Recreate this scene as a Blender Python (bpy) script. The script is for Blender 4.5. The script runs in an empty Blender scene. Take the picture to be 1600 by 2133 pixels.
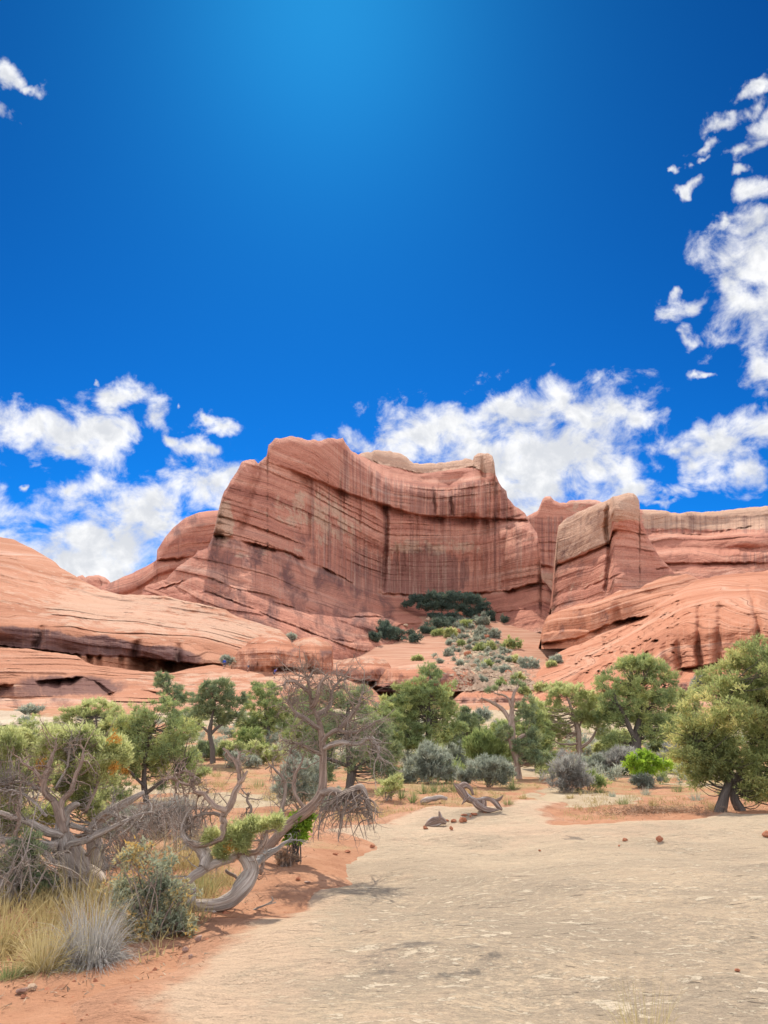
import bpy, math, random
import numpy as np
from mathutils import Vector, Matrix

scn = bpy.context.scene
COL = scn.collection
R = math.radians

# ------------------------------------------------------------------ camera
F = 1570.0                      # focal length in pixels of a 1600 x 2133 frame
PITCH = R(17.0)
CAM = np.array([0.0, 0.0, 1.62])
cam = bpy.data.cameras.new('camera')
cam.sensor_fit = 'HORIZONTAL'
cam.sensor_width = 36.0
cam.lens = 36.0 * F / 1600.0
cam.clip_start = 0.1
cam.clip_end = 20000
co = bpy.data.objects.new('camera', cam)
COL.objects.link(co)
co.location = CAM
co.rotation_euler = (R(90) + PITCH, 0, 0)
scn.camera = co
CP, SP = math.cos(PITCH), math.sin(PITCH)


def P(px, py, Y):
    """world point at depth Y (metres north of the camera) seen at px, py"""
    px = np.asarray(px, float); py = np.asarray(py, float); Y = np.asarray(Y, float)
    cx = (px - 800.0) / F
    cy = (1066.5 - py) / F
    dy = CP - cy * SP
    t = Y / dy
    return np.stack(np.broadcast_arrays(CAM[0] + t * cx, CAM[1] + Y, CAM[2] + t * (SP + cy * CP)), -1)


def SC(py, Y):
    """metres per photo pixel at that row and depth"""
    cy = (1066.5 - py) / F
    return Y / (CP - cy * SP) / F


def ang(px, py):
    p = P(px, py, 1.0) - CAM
    return math.atan2(p[0], p[1]), math.asin(p[2] / np.linalg.norm(p))


# ------------------------------------------------------------------ sky, sun, exposure
SUN_EL, SUN_AZ = R(52.5), R(-6)
scn.view_settings.view_transform = 'Standard'
scn.view_settings.look = 'None'
scn.view_settings.exposure = 1.05
scn.view_settings.gamma = 1.0
S = Vector((math.sin(SUN_AZ) * math.cos(SUN_EL), math.cos(SUN_AZ) * math.cos(SUN_EL), math.sin(SUN_EL)))
sl = bpy.data.lights.new('sun', 'SUN')
sl.energy = 2.75
sl.angle = R(0.5)
sl.color = (1.0, 0.94, 0.84)
so = bpy.data.objects.new('sun', sl)
COL.objects.link(so)
so.rotation_euler = S.to_track_quat('Z', 'Y').to_euler()

world = bpy.data.worlds.new('World')
scn.world = world
world.use_nodes = True


class NT:
    """small helper for node trees"""
    def __init__(s, tree):
        s.t = tree; s.n = tree.nodes; s.l = tree.links

    def new(s, typ, **kw):
        n = s.n.new(typ)
        for k, v in kw.items():
            if k.startswith('i_'):
                n.inputs[k[2:].replace('_', ' ')].default_value = v
            else:
                setattr(n, k, v)
        return n

    def put(s, sock, v):
        if hasattr(v, 'node'):
            s.l.new(v, sock)
        else:
            sock.default_value = v

    def m(s, op, a, b=None, c=None, clamp=False):
        n = s.n.new('ShaderNodeMath'); n.operation = op; n.use_clamp = clamp
        s.put(n.inputs[0], a)
        if b is not None: s.put(n.inputs[1], b)
        if c is not None: s.put(n.inputs[2], c)
        return n.outputs[0]

    def vm(s, op, a, b=None):
        n = s.n.new('ShaderNodeVectorMath'); n.operation = op
        s.put(n.inputs[0], a)
        if b is not None: s.put(n.inputs[1], b)
        return n.outputs['Value'] if op in ('LENGTH', 'DOT_PRODUCT') else n.outputs[0]

    def ramp(s, v, a, b, x=0.0, y=1.0, smooth=True):
        n = s.n.new('ShaderNodeMapRange'); n.interpolation_type = 'SMOOTHSTEP' if smooth else 'LINEAR'
        s.put(n.inputs['Value'], v)
        for k, q in (('From Min', a), ('From Max', b), ('To Min', x), ('To Max', y)):
            s.put(n.inputs[k], q)
        return n.outputs[0]

    def noise(s, vec, scale, detail=4, rough=0.55, dist=0.0, lac=2.0):
        n = s.n.new('ShaderNodeTexNoise')
        if vec is not None: s.l.new(vec, n.inputs['Vector'])
        n.inputs['Scale'].default_value = scale
        n.inputs['Detail'].default_value = detail
        n.inputs['Roughness'].default_value = rough
        n.inputs['Distortion'].default_value = dist
        n.inputs['Lacunarity'].default_value = lac
        return n.outputs['Fac']

    def mix(s, f, a, b, typ='MIX'):
        n = s.n.new('ShaderNodeMix'); n.data_type = 'RGBA'; n.blend_type = typ
        s.put(n.inputs[0], f)
        for i, v in ((6, a), (7, b)):
            if not hasattr(v, 'node') and len(v) == 3: v = (*v, 1)
            s.put(n.inputs[i], v)
        return n.outputs[2]

    def cramp(s, v, stops):
        n = s.n.new('ShaderNodeValToRGB')
        s.put(n.inputs[0], v)
        e = n.color_ramp.elements
        while len(e) < len(stops): e.new(0.5)
        for q, (p, c) in zip(e, stops):
            q.position = p; q.color = (*c, 1)
        return n.outputs[0]


# clouds: px, py, rx, ry in photo pixels, turned here into compass bearings and elevations
CLOUDS = [
    (60, 890, 85, 38), (150, 905, 110, 50), (130, 945, 75, 25), (235, 832, 62, 30), (210, 900, 90, 45), (320, 880, 42, 45),
    (352, 917, 45, 20), (190, 797, 10, 12), (470, 888, 44, 20), (428, 878, 14, 14), (380, 858, 11, 9), (420, 940, 55, 18),
    (430, 1000, 78, 60), (490, 1010, 60, 60), (150, 1030, 30, 28), (55, 1140, 100, 55), (235, 1120, 150, 95), (330, 1080, 72, 70),
    (150, 1170, 170, 80), (28, 160, 38, 32), (55, 190, 24, 14), (8, 235, 26, 30), (36, 1020, 12, 17),
    (900, 900, 115, 50), (780, 925, 78, 32), (1080, 865, 100, 62), (1200, 862, 112, 62), (1300, 855, 76, 42), (1000, 960, 160, 80),
    (1150, 950, 160, 90), (1100, 1030, 160, 70), (1230, 970, 95, 66), (1320, 1025, 74, 30), (1378, 1045, 30, 15),
    (1420, 930, 55, 25), (1500, 925, 105, 50), (1580, 890, 80, 42), (1570, 990, 66, 42), (1450, 962, 55, 30),
    (1565, 530, 100, 72), (1600, 620, 112, 75), (1530, 590, 48, 28), (1585, 468, 90, 34), (1500, 455, 34, 14), (1585, 395, 42, 28),
    (1410, 645, 56, 25), (1430, 688, 34, 28), (1410, 600, 17, 20), (1510, 250, 50, 26), (1465, 305, 44, 15), (1462, 329, 24, 9),
    (1595, 265, 44, 32), (1550, 305, 48, 23), (1540, 350, 24, 11), (1560, 182, 32, 20), (1440, 388, 26, 12), (1415, 350, 12, 9),
    (1585, 760, 48, 44), (1460, 770, 24, 9),
]


def build_world():
    nt = NT(world.node_tree)
    for n in list(nt.n): nt.n.remove(n)
    out = nt.new('ShaderNodeOutputWorld')
    bg = nt.new('ShaderNodeBackground')
    sky = nt.new('ShaderNodeTexSky', sky_type='NISHITA', sun_disc=False, sun_elevation=SUN_EL, sun_rotation=SUN_AZ,
                 altitude=1600.0, air_density=1.0, dust_density=0.8, ozone_density=2.2)
    # deepen the high-desert blue
    sc = nt.vm('SCALE', sky.outputs[0]); sc.node.inputs['Scale'].default_value = 0.105
    gm = nt.new('ShaderNodeGamma'); nt.l.new(sc, gm.inputs[0]); gm.inputs[1].default_value = 1.85
    skyc = nt.vm('MULTIPLY', gm.outputs[0], (0.42, 5.05, 7.0))
    tc = nt.new('ShaderNodeTexCoord')
    sep = nt.new('ShaderNodeSeparateXYZ'); nt.l.new(tc.outputs['Generated'], sep.inputs[0])
    az = nt.m('ARCTAN2', sep.outputs[0], sep.outputs[1])
    el = nt.m('ARCSINE', sep.outputs[2])
    raw = nt.vm('MULTIPLY', sky.outputs[0], (0.22, 0.28, 0.32))
    skyc = nt.mix(nt.ramp(el, 0.0, 0.26), raw, skyc)
    cb = nt.new('ShaderNodeCombineXYZ'); nt.l.new(az, cb.inputs[0]); nt.l.new(el, cb.inputs[1])
    v = cb.outputs[0]
    wn = nt.new('ShaderNodeTexNoise'); nt.l.new(v, wn.inputs['Vector']); wn.inputs['Scale'].default_value = 22; wn.inputs['Detail'].default_value = 4
    wv = nt.vm('MULTIPLY', nt.vm('SUBTRACT', wn.outputs['Color'], (0.5, 0.5, 0.5)), (0.085, 0.06, 0))
    vw = nt.vm('ADD', v, wv)
    blob = None
    for (px, py, rx, ry) in CLOUDS:
        a0, e0 = ang(px, py)
        ra = abs(ang(px + rx, py)[0] - a0); re = abs(ang(px, py - ry)[1] - e0)
        d = nt.vm('SUBTRACT', vw, (a0, e0, 0))
        d = nt.vm('MULTIPLY', d, (1 / ra, 1 / re, 0))
        d = nt.vm('LENGTH', d)
        # larger clouds get a higher plateau, so that they stay whole
        f = nt.m('MULTIPLY_ADD', d, -1.0, 1.0 + min(0.42, rx / 330))
        blob = f if blob is None else nt.m('SMOOTH_MAX', blob, f, 0.25)
    # unseen clouds added outside this view, as fill light for the shaded faces
    lo = nt.noise(v, 2.3, 3, 0.5)
    side = nt.ramp(nt.m('ABSOLUTE', az), 0.62, 0.9)
    hi = nt.ramp(el, 1.15, 0.8)
    other = nt.m('MULTIPLY', nt.m('MULTIPLY_ADD', lo, 5.0, -1.7), nt.m('MULTIPLY', side, hi))
    other = nt.m('SUBTRACT', other, nt.m('SUBTRACT', 1.0, nt.m('MULTIPLY', side, hi)))
    blob = nt.m('MAXIMUM', blob, other)
    mp = nt.new('ShaderNodeMapping'); nt.l.new(v, mp.inputs[0]); mp.inputs['Scale'].default_value = (1, 1.25, 1)
    n1 = nt.noise(mp.outputs[0], 17, 11, 0.61, 0.3)
    off = nt.vm('ADD', mp.outputs[0], (-0.004, 0.016, 0))
    n2 = nt.noise(off, 20, 10, 0.62, 0.35)
    dn = nt.m('MULTIPLY_ADD', n1, 4.6, nt.m('ADD', nt.m('MULTIPLY', blob, 1.12), -2.43))
    alpha = nt.ramp(dn, -0.2, 1.2)
    alpha = nt.m('POWER', alpha, 0.9)
    # self shade painted into the cloud colour: thick hearts and undersides turn greyer
    thick = nt.ramp(nt.m('MULTIPLY_ADD', n2, 2.4, nt.m('ADD', blob, -1.15)), 0.15, 1.2)
    n3 = nt.noise(v, 26, 6, 0.6, 0.3)
    thick = nt.m('MULTIPLY', thick, nt.ramp(n3, 0.22, 0.6))
    cc = nt.mix(thick, (4.4, 4.4, 4.4), (2.95, 3.05, 3.25))
    # the added clouds are made extra bright to lift the shaded cliffs
    cc = nt.mix(nt.m('MULTIPLY', side, 0.9), cc, (9.4, 9.8, 11.0))
    res = nt.mix(alpha, skyc, cc)
    nt.l.new(res, bg.inputs[0])
    bg.inputs[1].default_value = 0.12
    nt.l.new(bg.outputs[0], out.inputs[0])


build_world()
world.cycles.sampling_method = 'MANUAL'
world.cycles.sample_map_resolution = 512


# ------------------------------------------------------------------ tools
def hash3(ix, iy, iz, seed):
    h = (ix.astype(np.int64) * 374761393 + iy.astype(np.int64) * 668265263 + iz.astype(np.int64) * 1274126177 + seed * 974634551) & 0xFFFFFFFF
    h = ((h ^ (h >> 13)) * 1103515245) & 0xFFFFFFFF
    h = ((h ^ (h >> 16)) * 2654435769) & 0xFFFFFFFF
    return ((h ^ (h >> 15)) & 0xFFFFFF) / float(0xFFFFFF) * 2 - 1


def vnoise(x, y, z=0.0, seed=0):
    x, y, z = np.broadcast_arrays(np.asarray(x, float), np.asarray(y, float), np.asarray(z, float))
    fx, fy, fz = np.floor(x), np.floor(y), np.floor(z)
    ux, uy, uz = x - fx, y - fy, z - fz
    ux, uy, uz = (t * t * t * (t * (t * 6 - 15) + 10) for t in (ux, uy, uz))
    r = 0
    for dx in (0, 1):
        wx = ux if dx else 1 - ux
        for dy in (0, 1):
            wy = uy if dy else 1 - uy
            for dz in (0, 1):
                wz = uz if dz else 1 - uz
                r = r + hash3(fx + dx, fy + dy, fz + dz, seed) * wx * wy * wz
    return r


def fbm(x, y, z=0.0, octs=4, seed=0, gain=0.5):
    r, a, s, f = 0, 1.0, 0.0, 1.0
    for o in range(octs):
        r = r + a * vnoise(np.asarray(x) * f, np.asarray(y) * f, np.asarray(z) * f, seed + o * 17)
        s += a; a *= gain; f *= 2.03
    return r / s * 1.5


def sstep(x, a, b):
    t = np.clip((np.asarray(x, float) - a) / (b - a), 0, 1)
    return t * t * (3 - 2 * t)


def tps(pts):
    """smooth surface through scattered (px, py, value) points"""
    p = np.array(pts, float)
    X = p[:, :2] / 100.0
    n = len(X)

    def K(d2): return np.where(d2 > 1e-12, d2 * np.log(np.maximum(d2, 1e-12)) * 0.5, 0)
    d2 = ((X[:, None] - X[None]) ** 2).sum(-1)
    A = np.zeros((n + 3, n + 3))
    A[:n, :n] = K(d2) + np.eye(n) * 0.02
    A[:n, n] = 1; A[:n, n + 1:] = X; A[n:, :n] = A[:n, n:].T
    w = np.linalg.solve(A, np.concatenate([p[:, 2], [0, 0, 0]]))

    def f(px, py):
        a, b = np.broadcast_arrays(np.asarray(px, float) / 100, np.asarray(py, float) / 100)
        r = w[n] + w[n + 1] * a + w[n + 2] * b
        for i in range(n):
            r = r + w[i] * K((a - X[i, 0]) ** 2 + (b - X[i, 1]) ** 2)
        return r
    return f


def ln(poly):
    p = np.array(poly, float)
    return lambda x: np.interp(x, p[:, 0], p[:, 1])


def tag(o, label=None, cat=None, group=None, kind=None):
    if label: o['label'] = label
    if cat: o['category'] = cat
    if group: o['group'] = group
    if kind: o['kind'] = kind
    return o


def make_mesh(name, verts, loops, starts, mat, parent=None, smooth=True, attrs=None, mesh_only=False):
    """verts (n,3); loops flat vertex indices; starts = loop start of each face"""
    me = bpy.data.meshes.new(name)
    verts = np.asarray(verts, np.float32); loops = np.asarray(loops, np.int32); starts = np.asarray(starts, np.int32)
    me.vertices.add(len(verts)); me.vertices.foreach_set('co', verts.ravel())
    me.loops.add(len(loops)); me.loops.foreach_set('vertex_index', loops)
    me.polygons.add(len(starts)); me.polygons.foreach_set('loop_start', starts)
    me.update(calc_edges=True)
    me.polygons.foreach_set('use_smooth', np.full(len(starts), smooth, bool))
    for k, (typ, val) in (attrs or {}).items():
        a = me.attributes.new(k, typ, 'POINT')
        a.data.foreach_set({'FLOAT': 'value', 'FLOAT_VECTOR': 'vector', 'FLOAT_COLOR': 'color'}[typ], np.asarray(val, np.float32).ravel())
    if mat: me.materials.append(mat)
    if mesh_only: return me
    o = bpy.data.objects.new(name, me)
    COL.objects.link(o)
    if parent: o.parent = parent
    return o


def grid_faces(nr, nc, off=0, wrap=False):
    r = np.arange(nr - 1)[:, None]; c = np.arange(nc if wrap else nc - 1)[None]
    c2 = (c + 1) % nc
    q = np.stack([r * nc + c + 0 * c2, r * nc + c2, (r + 1) * nc + c2, (r + 1) * nc + c], -1).reshape(-1, 4) + off
    return q


def quads_obj(name, verts, q, mat, **kw):
    return make_mesh(name, verts, q.ravel(), np.arange(len(q)) * 4, mat, **kw)


def new_mat(name, rough=0.9, spec=0.15):
    m = bpy.data.materials.new(name); m.use_nodes = True
    nt = NT(m.node_tree)
    b = m.node_tree.nodes['Principled BSDF']
    b.inputs['Roughness'].default_value = rough
    b.inputs['Specular IOR Level'].default_value = spec
    return m, nt, b


def attr(nt, name):
    n = nt.n.new('ShaderNodeAttribute'); n.attribute_name = name
    return n


# ------------------------------------------------------------------ rock material
def rock_mat(name, cols, fine=1.0, band=0.35, pale=(0.56, 0.375, 0.26), bump=1.0, bumpd=0.7, varn=(0.13, 0.068, 0.062)):
    """strata follow the attribute st = (metres along the face, metres across the beds);
    mask = (desert varnish streaks, pale caprock and painted lit tops, dark stain and painted shade)"""
    m, nt, b = new_mat(name, 0.92, 0.1)
    st = attr(nt, 'st').outputs['Vector']
    mk = nt.new('ShaderNodeSeparateColor'); nt.l.new(attr(nt, 'mask').outputs['Color'], mk.inputs[0])
    ms, mp_, md = mk.outputs
    ge = nt.new('ShaderNodeNewGeometry').outputs['Position']

    def mp(v, sc):
        n = nt.new('ShaderNodeMapping'); nt.l.new(v, n.inputs[0]); n.inputs['Scale'].default_value = sc
        return n.outputs[0]
    beds = nt.noise(mp(st, (0.012, band, 1)), 1.0, 7, 0.62, 0.3)
    c = nt.cramp(beds, [(0.28, cols[0]), (0.45, cols[1]), (0.56, cols[2]), (0.72, cols[3])])
    blot = nt.noise(ge, 0.06 * fine, 5, 0.6)
    c = nt.mix(nt.ramp(blot, 0.35, 0.75, 0.0, 0.5), c, cols[1])
    # pale rock, and lit tops painted on the small domes
    pn = nt.m('MULTIPLY_ADD', nt.noise(ge, 0.16 * fine, 5, 0.65), 1.6, nt.m('ADD', mp_, -1.3))
    c = nt.mix(nt.ramp(pn, -0.1, 0.15), c, nt.mix(nt.noise(mp(st, (0.03, 0.9, 1)), 1.0, 5, 0.6), tuple(x * 1.02 for x in pale), (pale[0] * .9, pale[1] * .72, pale[2] * .62)))
    # varnish running down the face
    s1 = nt.noise(mp(st, (0.62 * fine, 0.014, 1)), 1.0, 6, 0.66)
    s2 = nt.noise(mp(st, (1.7 * fine, 0.03, 3)), 1.0, 4, 0.6)
    sv = nt.m('MULTIPLY_ADD', s1, 1.9, nt.m('MULTIPLY_ADD', s2, 0.4, nt.m('ADD', ms, -1.68)))
    c = nt.mix(nt.m('MULTIPLY', nt.ramp(sv, -0.08, 0.3), 0.52), c, varn)
    pv = nt.m('MULTIPLY', nt.ramp(nt.noise(mp(st, (1.1 * fine, 0.02, 7)), 1.0, 5, 0.65), 0.52, 0.64), nt.m('MULTIPLY', ms, 0.55))
    c = nt.mix(pv, c, tuple(x * 1.05 for x in pale))
    # dark stain, and shade painted on the fronts of the small domes
    dn = nt.m('MULTIPLY_ADD', nt.noise(mp(st, (0.12 * fine, 0.10 * fine, 1)), 1.0, 6, 0.65, 0.4), 1.8, nt.m('ADD', md, -1.4))
    c = nt.mix(nt.m('MULTIPLY', nt.ramp(dn, -0.12, 0.3), 0.8), c, varn)
    ln_ = nt.noise(mp(st, (0.035, 2.1 * fine, 1)), 1.0, 5, 0.62, 0.5)
    c = nt.mix(nt.m('MULTIPLY', nt.ramp(ln_, 0.55, 0.68, 0, 0.6), nt.ramp(mp_, 0.3, 1.0, 1, .35)), c, tuple(x * 0.45 for x in cols[0]))
    # grain
    g = nt.noise(ge, 2.2 * fine, 6, 0.7)
    c = nt.mix(1.0, c, nt.cramp(g, [(0.25, (0.72, 0.70, 0.70)), (0.75, (1.22, 1.2, 1.2))]), 'MULTIPLY')
    nt.l.new(c, b.inputs['Base Color'])
    h1 = nt.noise(mp(st, (0.06, 1.5 * fine, 1)), 1.0, 8, 0.65, 0.25)
    h2 = nt.noise(ge, 0.5 * fine, 8, 0.65)
    h = nt.m('ADD', nt.m('MULTIPLY', h1, 1.2), h2)
    bp = nt.new('ShaderNodeBump'); bp.inputs['Strength'].default_value = bump; bp.inputs['Distance'].default_value = bumpd / fine
    nt.l.new(h, bp.inputs['Height']); nt.l.new(bp.outputs[0], b.inputs['Normal'])
    return m


RED = [(0.30, 0.115, 0.08), (0.49, 0.20, 0.128), (0.58, 0.265, 0.17), (0.64, 0.39, 0.28)]
PINK = [(0.31, 0.122, 0.066), (0.45, 0.20, 0.11), (0.52, 0.26, 0.155), (0.60, 0.43, 0.33)]
M_CLIFF = rock_mat('red_cliff_rock', RED, 1.0, 0.22, bumpd=0.9)
M_SLICK = rock_mat('slickrock', PINK, 2.2, 0.5, bumpd=0.7)
M_DOME = rock_mat('dome_rock', [(0.31, 0.115, 0.06), (0.47, 0.195, 0.105), (0.53, 0.248, 0.145), (0.62, 0.385, 0.265)], 2.6, 0.8, bumpd=0.5)


# ------------------------------------------------------------------ rock formations
def strata(q, lam, seed, sharp=3.0):
    """stair-like bedding: value rises in uneven steps across the beds"""
    t = q / lam + 0.45 * vnoise(q / lam * 0.37, 3.3, seed=seed) * 2
    f = np.floor(t); u = t - f
    return hash3(f, 0 * f, 0 * f, seed) + (hash3(f + 1, 0 * f, 0 * f, seed) - hash3(f, 0 * f, 0 * f, seed)) * sstep(u, 0.5 - 0.5 / sharp, 0.5 + 0.5 / sharp)


def ledges(q, s, lam, seed):
    """uneven beds: each juts out at its foot and leans back to its top; 0 at the lip, towards 1 below the next lip"""
    t = q / lam + 0.9 * vnoise(q / lam * 0.33, 7.7, seed=seed) + 0.22 * vnoise(s / (lam * 5), q / (lam * 4), 1.5, seed + 2)
    f = np.floor(t); u = t - f
    a = 0.5 + 0.5 * hash3(f, 0 * f, 0 * f, seed)
    a = a ** 1.5 * np.clip(0.75 + 0.9 * vnoise(s / (lam * 3.5), f * 3.1, 0, seed + 4), 0, 1.6)
    patch = sstep(vnoise(s / (lam * 9), q / (lam * 5), 4.0, seed + 6), -0.5, 0.35)
    return a * patch * (u ** 1.4 - 0.35)


def relief(name, x0, x1, nx, ny, top, base, dpts, mat, thick=60, mods=(), dip=None, amp=1.0, nscale=14.0, beds=(), rt=18, rd=10.0,
           masks=None, jag=2.0, jscale=16, seed=1, wob=0.0, fine=None, ends=0, shade=None, saw=()):
    top = ln(top); base = ln(base)
    px = np.linspace(x0, x1, nx)[None]
    v = (np.linspace(0, 1, ny) ** 0.9)[:, None]
    tp = top(px) + jag * fbm(px / jscale, 0 * px + seed * 3.7, 0, 4, seed)
    bs = base(px)
    tp = np.minimum(tp, bs - 1.0)
    PY = bs + (tp - bs) * v
    PX = px + 0 * PY
    dep = tps(dpts)
    Y = dep(PX, PY)
    lin = ln(dip) if dip else (lambda x: 0 * x)
    sc = SC(PY, Y)
    q = (lin(PX) - PY) * sc            # metres across the beds
    s = PX * float(np.mean(sc))
    W = P(PX, PY, Y)
    wq = q + wob * fbm(W[..., 0] / 40, W[..., 2] / 40, W[..., 1] / 40, 3, seed + 5)
    for m in mods:
        Y = Y + m(PX, PY, sc)
    for (lam, a, sh) in beds:
        Y = Y + a * strata(wq, lam, seed + int(lam * 10), sh) * (0.6 + 0.5 * fbm(W[..., 0] / (lam * 6), W[..., 2] / (lam * 3), W[..., 1] / (lam * 6), 2, seed + 9))
    for (lam, a) in saw:
        Y = Y + a * ledges(wq, s, lam, seed + int(lam * 7))
    Y = Y + amp * fbm(W[..., 0] / nscale, W[..., 2] / nscale, W[..., 1] / nscale, 7, seed, 0.58)
    e = np.clip(1 - (PY - tp) / rt, 0, 1)
    Y = Y + rd * (1 - np.sqrt(np.maximum(0, 1 - e * e * 0.98)))
    if ends:                            # round off the two ends
        w = np.clip(1 - np.minimum(PX - x0, x1 - PX) / ends, 0, 1)
        Y = Y + rd * 1.3 * (1 - np.sqrt(np.maximum(0, 1 - w * w * 0.97)))
    V = P(PX, PY, Y)
    # body behind the face: crest, then a rough back
    K = 7
    back = []
    zb = V[0, :, 2]
    for k in range(1, K + 1):
        f = k / K
        pt = V[-1].copy()
        pt[:, 1] += thick * f * (0.9 + 0.25 * vnoise(px[0] / 40, f * 3, seed=seed + 31))
        pt[:, 0] *= (V[-1, :, 1] + thick * f * 0.5) / V[-1, :, 1]
        pt[:, 2] = zb - 2 + (V[-1, :, 2] - zb + 2) * (1 - f ** 2.2) - 0.4 * k / K
        back.append(pt)
    back = np.array(back)
    allv = np.concatenate([V, back], 0)
    nr = allv.shape[0]
    qs = grid_faces(nr, nx)

    def ext(a): return np.concatenate([a, np.repeat(a[-1:], K, 0)], 0)
    if masks is None: mk = np.zeros(PX.shape + (3,))
    else: mk = masks(PX, PY)
    mk = np.concatenate([np.clip(mk, 0, 1), np.ones(PX.shape + (1,))], -1)
    st = np.stack([s, wq, 0 * q + seed * 11.3], -1)
    ste = ext(st)
    for k in range(K): ste[ny + k, :, 1] -= k * 1.5
    return quads_obj(name, allv.reshape(-1, 3), qs, mat, attrs={'st': ('FLOAT_VECTOR', ste.reshape(-1, 3)), 'mask': ('FLOAT_COLOR', ext(mk).reshape(-1, 4))})


def win(x, a, b, s=20): return sstep(x, a - s, a + s) * (1 - sstep(x, b - s, b + s))


def ledge(line, J, w=4, a=-1e6, b=1e6, s=25):
    """bench: above the line the face stands J metres further back"""
    L = ln(line)
    return lambda X, Y, sc: J * sstep(L(X) + 1.5 * fbm(X / 9, 0 * X, 2, 3) - Y, -w, w) * win(X, a, b, s)


def notch(line, J, H, a=-1e6, b=1e6, s=25, w=2.0):
    """undercut: just below the line the face is J metres deeper, fading over H pixels"""
    L = ln(line)

    def f(X, Y, sc):
        d = Y - L(X) - 1.6 * fbm(X / 10, 0 * X, 5, 3)
        br = np.clip(0.75 + 1.1 * fbm(X / 45, 0 * X, J, 3, 11), 0.05, 1.5)
        return J * br * sstep(d, -w, w) * np.exp(-np.maximum(d, 0) / H) * win(X, a, b, s)
    return f


def bump_(cx, cy, rx, ry, J):
    return lambda X, Y, sc: J * np.exp(-((X - cx) / rx) ** 2 - ((Y - cy) / ry) ** 2)


def crack(pts, J, w=2.5):
    """steep joint cut into the face along a line py -> px"""
    p = np.array(sorted((y, x) for x, y in pts), float)

    def f(X, Y, sc):
        xx = np.interp(Y, p[:, 0], p[:, 1]) + 2 * fbm(Y / 12, 0 * Y, 1, 3)
        return J * np.exp(-((X - xx) / w) ** 2) * win(Y, p[0, 0], p[-1, 0], 8)
    return f


def el(X, Y, cx, cy, rx, ry, soft=0.35):
    d = np.sqrt(((X - cx) / rx) ** 2 + ((Y - cy) / ry) ** 2)
    return 1 - sstep(d, 1 - soft, 1 + soft)


def band(X, Y, line_hi, line_lo, a, b, s=25, soft=6):
    hi, lo = ln(line_hi), ln(line_lo)
    return sstep(Y - hi(X), -soft, soft) * (1 - sstep(Y - lo(X), -soft, soft)) * win(X, a, b, s)


# --- the great butte with the alcove
B_TOP = [(295, 1236), (303, 1222), (322, 1216), (345, 1208), (370, 1180), (390, 1166), (405, 1158), (412, 1147), (432, 1144), (441, 1122), (447, 1098), (453, 1070), (460, 1045),
         (467, 1025), (475, 1013), (488, 990), (497, 974), (503, 962), (514, 957), (530, 958), (538, 966), (548, 957), (556, 948), (559, 926), (572, 914), (600, 909),
         (625, 912), (662, 919), (672, 916), (682, 913), (714, 912), (719, 923), (730, 938), (746, 948), (756, 943), (785, 939), (806, 939), (830, 943), (846, 950), (855, 960), (862, 966),
         (900, 966), (926, 962), (950, 958), (968, 955), (981, 958), (985, 960), (988, 951), (996, 946), (1006, 944), (1018, 945), (1026, 951), (1030, 965), (1032, 988), (1040, 1008),
         (1046, 1016), (1055, 1022), (1057, 1036), (1070, 1052), (1094, 1069), (1102, 1084), (1110, 1098), (1119, 1110), (1123, 1135), (1126, 1170), (1128, 1205), (1140, 1218), (1150, 1232), (1158, 1246)]
RIM = [(690, 925), (720, 936), (745, 950), (770, 968), (800, 990), (830, 1003), (870, 1008), (905, 1012), (935, 1022), (960, 1006), (985, 996), (1010, 1000)]
CAPL = [(735, 945), (760, 952), (785, 965), (830, 975), (870, 986), (900, 984), (950, 977), (985, 972), (1010, 985), (1035, 985)]
L2 = [(540, 960), (600, 975), (640, 992), (700, 1018), (760, 1040), (800, 1052), (850, 1068), (900, 1077), (970, 1078), (1060, 1081), (1110, 1084)]
L3 = [(440, 1112), (480, 1118), (520, 1130), (600, 1150), (680, 1186), (740, 1216), (800, 1236), (880, 1240), (1000, 1234), (1060, 1230), (1124, 1212), (1150, 1222)]
L4 = [(300, 1236), (400, 1205), (470, 1215), (560, 1250), (640, 1275), (720, 1285), (850, 1285), (1000, 1280), (1150, 1262)]
L5 = [(300, 1250), (430, 1232), (520, 1265), (600, 1300), (680, 1330), (760, 1340), (860, 1330)]
DIPB = [(296, 1088), (450, 1118), (560, 1144), (680, 1188), (800, 1236), (1000, 1233), (1124, 1212), (1160, 1225)]


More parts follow.
